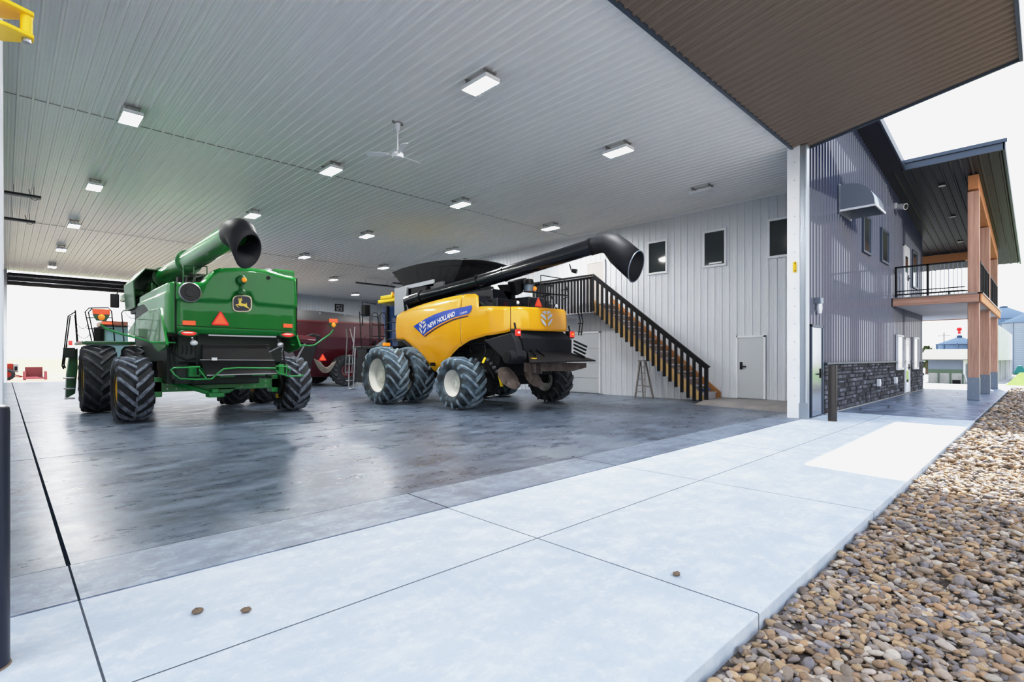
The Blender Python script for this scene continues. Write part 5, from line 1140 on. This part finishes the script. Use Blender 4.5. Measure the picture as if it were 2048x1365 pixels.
def farm_tractor():
    r = thing('tractor', 'green cab tractor standing behind the left platform of the green combine', 'tractor', (3.4, 31, 0)); x = 4.1
    for s in (-1, 1):
        tire(r, (x+s*1.0, 31.6, .95), .95, .55, .5, M['tyre'], M['lugdark'], M['rimy'], 16, 1, s); tire(r, (x+s*.9, 34.1, .7), .7, .45, .36, M['tyre'], M['lugdark'], M['rimy'], 16, 1, s)
    MB().box(x-.45, x+.45, 32.4, 34.9, .8, 1.9).build('hood', M['green'], r, bevel=.08, seg=3)
    MB().box(x-.5, x+.5, 30.9, 33, .6, 1.2).box(x-1.2, x-.7, 31, 32.2, 1.75, 1.95).box(x+.7, x+1.2, 31, 32.2, 1.75, 1.95).build('chassis', M['green'], r, bevel=.04)
    cb = MB().box(x-.75, x+.75, 30.9, 32.4, 1.2, 2.85).build('cab', mat('pale_teal_glass', (.22, .36, .38), .1), r, bevel=.04)
    for a in (-.76, .76):
        for b in (30.88, 32.4): MB().box(x+a-.04, x+a+.04, b-.04, b+.04, 1.2, 2.86).build('cab_post', M['dgreen'], cb)
    MB().box(x-.85, x+.85, 30.7, 32.6, 2.86, 3.08).build('cab_roof', mat('sunlit_roof', (.28, .10, .06), .4), cb, bevel=.05, seg=3)  # warm orange light is put into the cab roof colour
    MB().box(x-.85, x-.4, 30.67, 30.7, 2.92, 3.02).build('roof_lamp', M['orange'], cb)
    MB().cyl((x-.65, 32.7, 1.9), (x-.65, 32.7, 3.0), .09, n=14).build('exhaust', M['black'], r, smooth=40)
farm_tractor()
def old_tractor():
    x0 = -.35; y = 45.8; r = thing('tractor', 'old orange red tractor parked outside beyond the rear doorway', 'tractor', (.1, y, -.06))
    MB().box(-.9, .42, y-.3, y+.3, .38, .98).build('hood', M['rust'], r, bevel=.05); MB().box(.42, .66, y-.32, y+.32, .42, .96).build('grille', mat('pale_grille', (.5, .5, .52), .5), r, bevel=.03)
    MB().box(.47, .6, y-.34, y-.30, .55, .8).build('grille_panel', M['black'], r); MB().box(-.8, .4, y-.28, y+.28, .1, .4).build('engine', M['black'], r, bevel=.03)
    for x, rr in ((.15, .36), (-1.2, .6)):
        t = tire(r, (0, 0, 0), rr, .3, rr*.5, M['tyre'], M['lugdark'], M['rust'], 14, 1, -1, .03)
        L = Vector(r.location)
        for q in [t]+list(t.children): q.data.transform(Matrix.Translation(L))
        t.rotation_euler = (0, 0, R(90)); t.location = Vector((x, y-.5, rr-.06))-L
    MB().cyl((.05, y, .95), (.05, y, 1.6), .035, n=10).build('exhaust', M['black'], r); MB().cyl((-.42, y, .95), (-.42, y, 1.55), .07, n=12).build('intake_stack', M['conduit'], r)
    MB().bar((.2, y-.35, .35), (.85, y-.4, .15), .06, .06).bar((-.4, y-.35, .2), (.8, y-.38, .12), .06, .06).build('loader_arm', M['rust'], r)
old_tractor()
def implement():
    y = 45.2; r = thing('loader_bucket', 'faded red steel implement lying outside beside the old tractor', 'implement', (1.3, y, -.06))
    MB().prism([(.95, y, .1), (1.78, y, .1), (1.78, y, .76), (.95, y, .76)], (0, .06, 0)).build('back_plate', M['fadedred'], r, bevel=.01); MB().prism([(.95, y-.5, .0), (1.85, y-.5, .0), (1.78, y, .12), (.95, y, .12)], (0, 0, .04)).build('bottom_plate', M['fadedred'], r)
    for x in (.85, 1.85): MB().prism([(x, y+.05, -.04), (x, y+.05, .5), (x, y-.2, .45), (x, y-.5, -.04)], (.14, 0, 0)).build('end_plate', M['fadedred'], r, bevel=.01)
implement()
# ---- facade fittings
def hood():
    r = thing('vent_hood', 'large grey quarter-round vent hood high on the dark facade', 'vent', (15.8, 3.66, 5.1)); n = 14
    arc = [(3.66, 5.74), (3.52, 5.75)]+[(3.52-.60*math.sin(math.pi/2*i/n), 5.18+.57*math.cos(math.pi/2*i/n)) for i in range(1, n+1)]+[(2.90, 5.08)]
    mb = MB(); grid(mb, [[(15.25, y, z) for y, z in arc], [(16.35, y, z) for y, z in arc]]); mb.build('curved_cover', M['galv'], r, smooth=50, solid=.012)
    for x in (15.25, 16.34): MB().add([(x, y, z) for y, z in arc]+[(x, 3.66, 5.08)], [tuple(range(len(arc)+1))]).build('side_cheek', M['hoodg'], r, solid=.012)
    MB().box(15.2, 16.4, 3.655, 3.68, 5.04, 5.78).build('wall_flange', M['galv'], r)
    MB().bar((15.25, 2.9, 5.1), (16.35, 2.9, 5.1), .03, .05).bar((15.25, 2.9, 5.1), (15.25, 3.66, 5.1), .03, .05).build('rim', M['trimw'], r)
hood()
def sconce():
    r = thing('wall_lamp', 'dark wall lamp with clear jar above the metal door', 'lamp', (13.24, 3.66, 2.5)); x = 13.3
    MB().box(x-.10, x+.10, 3.54, 3.69, 2.58, 2.72).build('lamp_box', M['hoodg'], r, bevel=.012); MB().lathe([(0, -.24), (.05, -.22), (.065, -.1), (.06, 0), (0, 0)], (x, 3.60, 2.58), 'z', 16).build('lamp_jar', M['lampglass'], r, smooth=50)
sconce()
def dome():
    r = thing('security_camera', 'small white security camera high on the facade under the rake', 'camera', (22.3, 3.66, 6.6)); x = 22.3
    MB().box(x-.1, x+.1, 3.6, 3.69, 6.55, 6.75).build('wall_plate', M['trimw'], r, bevel=.02); MB().cyl((x, 3.6, 6.62), (x-.12, 3.35, 6.55), .09, .11, n=18).build('camera_body', M['trimw'], r, smooth=40)
    MB().cyl((x-.12, 3.35, 6.55), (x-.125, 3.34, 6.548), .08, n=18).build('camera_lens', M['black'], r)
dome()
for x, lb in ((19.45, 'white outlet cover on the stone base, nearer one'), (22.05, 'white outlet cover on the stone base, nearer the lower window')):
    r = thing('outlet_cover', lb, 'outlet', (x, 3.6, .45), 'outlets on the stone base'); MB().box(x-.09, x+.09, 3.57, 3.66, .46, .68).build('cover_box', M['trimw'], r, bevel=.012); MB().box(x-.06, x+.06, 3.56, 3.57, .5, .64).build('cover_lid', M['white'], r, bevel=.005)
for (x, y), lb in (((22.5, 2.42), 'nearest round recessed light in the dark canopy soffit'), ((25.9, 2.48), 'middle round recessed light in the dark canopy soffit'), ((29.4, 2.55), 'farthest round recessed light in the dark canopy soffit')):
    z = soff(x)-.028; r = thing('recessed_light', lb, 'light', (x, y, z), 'recessed lights in the canopy soffit'); MB().lathe([(.07, 0), (.10, -.012), (.11, .0), (.09, .01)], (x, y, z), 'z', 20).build('trim_ring', M['trimw'], r, smooth=40); MB().lathe([(0, -.002), (.075, -.002), (.075, .008), (0, .008)], (x, y, z), 'z', 20).build('light_lens', M['leddead'], r)
# ---- balcony
DX0, DX1, DY0, DZ0, DZ1 = 21.8, 31.7, 1.42, 3.11, 3.38
def balcony():
    r = thing('balcony_deck', 'balcony deck with cedar edge boards and ribbed pale underside above the patio', 'balcony', (26, 2.6, DZ0))
    MB().box(DX0+.06, DX1-.06, DY0+.06, 3.66, DZ1-.06, DZ1).box(28.5, DX1-.06, 3.66, 6, DZ1-.06, DZ1).build('deck_boards', M['greypanel'], r)
    pr = ribs(DX0+.06, DX1-.06, .25, .03, .08, .04, False); mb = MB(); grid(mb, [[(s, y, DZ0+.06-h) for s, h in pr] for y in (DY0+.06, 3.66)]); grid(mb, [[(s, y, DZ0+.06-h) for s, h in pr if s > 28.5] for y in (3.66, 6)]); mb.build('underside', M['trimw'], r)
    MB().box(DX0, DX0+.06, DY0, 3.66, DZ0, DZ1-.01).build('edge_board', M['cedar'], r, bevel=.006); MB().box(DX0, DX1, DY0-.03, DY0+.03, DZ0, DZ1-.01).build('edge_board', M['cedarx'], r, bevel=.006); MB().box(DX1-.06, DX1, DY0, 6, DZ0, DZ1-.01).build('edge_board', M['cedar'], r, bevel=.006)
    MB().box(DX0-.04, DX0+.08, DY0-.06, 3.66, DZ1-.01, DZ1+.02).box(DX0-.04, DX1+.04, DY0-.06, DY0+.06, DZ1-.01, DZ1+.02).build('drip_edge', M['greypanel'], r)
balcony()
for x, y, lb in ((22.2, 1.60, 'cedar porch post with grey metal base, nearest of the three'), (26.3, 1.58, 'cedar porch post with grey metal base, middle of the three'), (31.2, 1.60, 'cedar porch post with grey metal base, farthest of the three')):
    r = thing('porch_post', lb, 'post', (x, y, 0), 'cedar posts under the balcony'); h = .14
    MB().box(x-h, x+h, y-h, y+h, .62, DZ0).build('lower_shaft', M['cedarp'], r, bevel=.012)
    MB().box(x-h, x+h, y-h, y+h, DZ1+.02, soff(x)-.50 if x > 22.5 else soff(x)-.52).build('upper_shaft', M['cedarp'], r, bevel=.012)
    b = MB().box(x-h-.008, x+h+.008, y-h-.008, y+h+.008, 0, .72).build('post_base', M['hoodg'], r, bevel=.006)
    for z in (.2, .6): MB().cyl((x-h-.006, y, z), (x-h-.02, y, z), .018, n=8).build('bolt', M['steel'], b)
def beams():
    r = thing('canopy_beam', 'long bright cedar beam running along the tops of the three posts', 'beam', (26.6, 1.6, 6.2)); y = 1.6
    MB().prism([(22.02, y-.13, soff(22.02)-.03), (31.5, y-.13, soff(31.5)-.03), (31.5, y-.13, soff(31.5)-.48), (22.02, y-.13, soff(22.02)-.48)], (0, .26, 0)).build('beam_timber', M['cedarx'], r, bevel=.01)
    q = thing('cross_beam', 'cedar cross beam at the far end of the canopy behind the railing', 'beam', (31.2, 4, 5.9)); MB().box(31.05, 31.35, 1.76, 6.2, soff(31.2)-.40, soff(31.2)-.04).build('beam_timber', M['cedarx'], q, bevel=.01)
beams()
def railing():
    zt = DZ1+1.08
    r = thing('balcony_railing', 'dark metal railing with thin pickets across the near end of the balcony', 'railing', (DX0+.1, 2.6, DZ1)); x = DX0+.08
    MB().box(x-.03, x+.03, 1.78, 3.6, zt-.05, zt).build('top_rail', M['rail'], r); MB().box(x-.02, x+.02, 1.78, 3.6, DZ1+.10, DZ1+.14).box(x-.02, x+.02, 1.78, 3.6, DZ1+.22, DZ1+.25).build('bottom_rail', M['rail'], r)
    for y in (3.58, 2.72): MB().box(x-.03, x+.03, y-.03, y+.03, DZ1+.025, zt).build('rail_post', M['rail'], r)
    for k in range(16): y = 1.86+k*.108; MB().box(x-.008, x+.008, y-.008, y+.008, DZ1+.14, zt-.05).build('picket', M['hoodg'], r)
    r = thing('balcony_railing', 'dark metal railing with pickets along the outer side of the balcony', 'railing', (26.5, DY0+.08, DZ1)); y = DY0+.06
    for a, b in ((22.36, 26.14), (26.46, 31.04)):
        MB().box(a, b, y-.03, y+.03, zt-.05, zt).build('top_rail', M['rail'], r); MB().box(a, b, y-.02, y+.02, DZ1+.1, DZ1+.14).build('bottom_rail', M['rail'], r)
        for t in (.02, .35, .67, .98): x = a+(b-a)*t; MB().box(x-.03, x+.03, y-.03, y+.03, DZ1+.03, zt).build('rail_post', M['rail'], r)
        n = int((b-a)/.13)
        for k in range(1, n): x = a+(b-a)*k/n; MB().box(x-.01, x+.01, y-.01, y+.01, DZ1+.14, zt-.05).build('picket', M['rail'], r)
    r = thing('balcony_railing', 'dark metal railing across the far end of the balcony', 'railing', (DX1-.1, 3.5, DZ1)); x = DX1-.1
    MB().box(x-.03, x+.03, 1.8, 6, zt-.05, zt).build('top_rail', M['rail'], r); MB().box(x-.02, x+.02, 1.8, 6, DZ1+.1, DZ1+.14).build('bottom_rail', M['rail'], r)
    for k in range(4): y = 1.85+k*1.3; MB().box(x-.03, x+.03, y-.03, y+.03, DZ1+.005, zt).build('rail_post', M['rail'], r)
    for k in range(28): y = 1.98+k*.14; MB().box(x-.01, x+.01, y-.01, y+.01, DZ1+.14, zt-.05).build('picket', M['hoodg'], r)
railing()
# ---- farm yard behind the patio
def barn():
    X0 = 39.5; zb = -.3; Q = lambda a, b: at(1840+a/6.827, 600+b/6.827, X=X0)
    a, b = Q(112, 820), Q(590, 1185); r = thing('barn', 'low white shed with tin roof and green band beyond the patio', 'shed', (X0+2, (a.y+b.y)/2, zb)); zb = b.z-.05
    y1, y0, zt = a.y, b.y, a.z; zg = Q(300, 950).z; zg2 = Q(300, 995).z
    MB().box(X0, X0+4.3, y0, y1, zb, zt).build('wall', M['barnw'], r)
    MB().box(X0-.03, X0, y0, y1, zg, zt-.03).build('upper_panel', M['binwall'], r); MB().box(X0-.05, X0, y0, y1, zg2, zg).build('green_band', M['barngreen'], r)
    for t in (.30, .64, 1.0): MB().box(X0-.06, X0, y1+(y0-y1)*t-.03, y1+(y0-y1)*t+.03, zb, zg2).build('door_post', M['barngreen'], r)
    for t0, t1 in ((.02, .29), (.33, .62), (.67, .97)): MB().box(X0-.03, X0, y1+(y0-y1)*t1, y1+(y0-y1)*t0, zb, zg2-.02).build('door_panel', M['barnw'], r)
    MB().box(X0-.04, X0, y1+(y0-y1)*.93, y1+(y0-y1)*.70, zb+.15, zb+.42).build('dark_opening', M['black'], r)
    e0, e1 = Q(60, 822), Q(600, 822); rt = Q(500, 690)
    MB().prism([(X0-.35, e1.y-.3, zt-.02), (X0-.35, e0.y+.25, zt-.02), (X0+2.2, e0.y+.25, zt+.60), (X0+2.2, e1.y-.3, zt+.60)], (0, 0, .05)).prism([(X0+2.2, e1.y-.3, zt+.60), (X0+2.2, e0.y+.25, zt+.60), (X0+4.5, e0.y+.25, zt-.1), (X0+4.5, e1.y-.3, zt-.1)], (0, 0, .05)).build('roof', M['barnroof'], r)
    for k in range(5): MB().box(X0+.5+k*.8, X0+.9+k*.8, y0-.04, y0, zb+.5, zt-.25).build('side_window', M['hoodg'], r)
    MB().tube([(X0-.1, y0-.05, zt-.1), (X0-.1, y0-.05, zb+.8), (X0+.6, y0-.1, zb+.15), (X0+1.4, y0-.1, zb+.1)], .05, 8).build('downspout', M['trimw'], r)
barn()
def grain_bin(c, rr, z0, zt, zp, label, mroof, mwall, cap=None):
    r = thing('grain_bin', label, 'grain bin', (c[0], c[1], z0), 'steel grain bins')
    prof = []; n = int((zt-z0)/.22)
    for i in range(n): z = z0+(zt-z0)*i/n; prof += [(rr, z), (rr+.03, z+.07), (rr, z+.14)]
    prof.append((rr, zt)); MB().lathe(prof, (c[0], c[1], 0), 'z', 36).build('wall', mwall, r, smooth=50)
    MB().lathe([(rr+.12, zt-.05), (rr*.12, zp), (.0, zp)], (c[0], c[1], 0), 'z', 36).build('roof', mroof, r, smooth=30)
    MB().lathe([(rr*.12, zp-.02), (rr*.12, zp+.12), (0, zp+.16)], (c[0], c[1], 0), 'z', 16).build('roof_cap', mroof, r)
    for k in range(10):
        a = k*math.pi/5; MB().box(c[0]+(rr+.04)*math.cos(a)-.04, c[0]+(rr+.04)*math.cos(a)+.04, c[1]+(rr+.04)*math.sin(a)-.04, c[1]+(rr+.04)*math.sin(a)+.04, z0, zt).build('stiffener', mwall, r)
p = at(1919, 688, X=52); grain_bin((52, p.y), 1.35, -.3, p.z, at(1919, 675, X=52).z, 'short blue grey bin with cone roof behind the white shed', M['binroof'], M['bin'])
def beacon_pole():
    X_ = 54; p = at(1918.5, 656, X=X_); b = at(1918.5, 676, X=X_); r = thing('pole_sign', 'red and white pole marker rising above the cone roofed bin', 'pole', (X_, p.y, -.3))
    MB().cyl((X_, p.y, -.3), (X_, p.y, b.z), .06, n=10).build('pole', M['galv'], r); MB().cyl((X_, p.y, b.z), (X_, p.y, p.z-.30), .10, n=14).build('red_drum', M['red'], r); MB().ball((X_, p.y, p.z-.12), .17, 12).build('red_ball', M['red'], r, smooth=60); MB().cyl((X_, p.y, b.z+.2), (X_, p.y, b.z+.32), .105, n=14).build('white_band', M['white'], r)
beacon_pole()
def pole():
    X_ = 70; p = at(1888, 665, X=X_); r = thing('utility_pole', 'thin grey utility pole beyond the left end of the shed', 'pole', (X_, p.y, -.3)); MB().cyl((X_, p.y, -.3), (X_, p.y, p.z), .07, .05, n=8).build('pole_shaft', M['conduit'], r); MB().box(X_-.03, X_+.03, p.y-.5, p.y+.5, p.z-.4, p.z-.32).build('crossarm', M['conduit'], r)
pole()
def trailer():
    r = thing('grain_trailer', 'long tall white grain trailer on legs beyond the posts', 'trailer', (52, 3.2, -.2)); x0, x1, y0, y1, zt = 44.7, 64, 2.05, 3.0, 3.42
    MB().box(x0, x1, y0, y1, 1.15, zt).build('body', M['trailer'], r, bevel=.05)
    for k in range(12): x = x0+.8+k*1.6; MB().box(x-.03, x+.03, y0-.03, y0, 1.2, zt-.05).build('side_stake', M['trimw'], r)
    for k in range(7): x = x0+.4+k*3; [MB().box(x-.12, x+.12, q_, q_+.15, -.25, 1.15).build('leg', M['trailer'], r) for q_ in (y0, y1-.15)]
    for k in range(3): MB().loft([[(x0+1.5+k*6, y0+.3, 1.15), (x0+5+k*6, y0+.3, 1.15), (x0+5+k*6, y1-.3, 1.15), (x0+1.5+k*6, y1-.3, 1.15)], [(x0+2.7+k*6, y0+.35, .4), (x0+3.8+k*6, y0+.35, .4), (x0+3.8+k*6, y1-.35, .4), (x0+2.7+k*6, y1-.35, .4)]]).build('hopper', M['hoodg'], r)
    for k in range(12): MB().box(x0-.04, x0-.01, y0+.25, y0+.6, .3+k*.25, .33+k*.25).build('rung', M['conduit'], r)
    MB().box(x0-.06, x0-.02, y0+.3, y1-.1, .1, 1.1).build('tail_panel', M['barngreen'], r)
trailer()
p = at(2043, 655, X=74); grain_bin((76, p.y-.9), 2.6, -.2, 5.0, 6.2, 'tall pale corrugated grain bin right of the white trailer, nearest the frame edge', M['binroof'], M['binwall'])
p = at(2010, 650, X=84); grain_bin((86, p.y+.2), 3.0, -.2, 6.0, 7.4, 'tall blue grey grain bin with cone roof rising behind the white trailer', M['binroof'], M['bin'])
def teal():
    X_ = 68; p = at(2040, 738, X=X_); r = thing('tarp_cover', 'small teal tarp covered heap beside the tall bins', 'tarp', (X_, p.y, p.z-.5)); MB().loft([[(X_-.5, p.y-.5, p.z-.5), (X_+.5, p.y-.5, p.z-.5), (X_+.5, p.y+.5, p.z-.5), (X_-.5, p.y+.5, p.z-.5)], [(X_-.15, p.y-.15, p.z+.3), (X_+.15, p.y-.15, p.z+.3), (X_+.15, p.y+.15, p.z+.3), (X_-.15, p.y+.15, p.z+.3)]]).build('cover', M['teal'], r, bevel=.1, seg=3)
    MB().box(X_-.55, X_+.55, p.y-.55, p.y+.55, p.z-.62, p.z-.5).build('base_board', M['conduit'], r)
teal()
def tree(c, h, w_, label):
    r = thing('tree', label, 'tree', c, 'trees beyond the shed'); MB().cyl(c, (c[0], c[1], c[2]+h*.6), .14, .07, n=8).build('trunk', M['mud'], r)
    mb = MB()
    for k in range(420):
        a = random.uniform(0, 6.28); q = random.random()**.5; z = random.uniform(.25, 1); s = random.uniform(.08, .17); rr = w_*q*math.sin(math.pi*min(1, z*.9+.08))
        d = Vector((c[0]+rr*math.cos(a), c[1]+rr*math.sin(a), c[2]+h*z)); n = Vector((random.uniform(-1, 1), random.uniform(-1, 1), random.uniform(-1, 1))).normalized(); u = n.orthogonal().normalized(); v = n.cross(u)
        mb.add([d+s*(math.cos(t)*u*random.uniform(.7, 1.2)+math.sin(t)*v) for t in [i*1.2566 for i in range(5)]], [(0, 1, 2, 3, 4)])
    mb.build('foliage', M['leaf'], r)
for px, X_, hz, w_, lb in ((1854, 62, 694, 1.5, 'dark green bushy tree at the corner of the stone base'), (1868, 66, 702, 1.4, 'low pale green bush left of the shed roof'), (1879, 72, 697, 1.2, 'small yellow green tree right beside the shed roof')):
    p = at(px, hz, X=X_); tree((X_, p.y, -.3), p.z+.3, w_, lb)
# ---- small stones on the concrete
for px, s, lb in (((1353, 1151), .026, 'small brown stone alone on the pale concrete near the gravel'), ((395, 1226), .028, 'left one of two dried mud clods on the pale concrete'), ((492, 1224), .026, 'right one of two dried mud clods on the pale concrete')):
    p = at(*px, Z=0); mb = MB(); mb.ball((p.x, p.y, s*.35), s, 7, rx=1, ry=.8, rz=.5)
    mb.v = [(x+random.uniform(-.12, .12)*s, y+random.uniform(-.12, .12)*s, max(-.003, z+random.uniform(-.1, .1)*s)) for x, y, z in mb.v]
    o = mb.build('stone' if px[0] > 1000 else 'mud_clod', M['mud'] , smooth=60); tag(o, lb, 'stone' if px[0] > 1000 else 'mud')
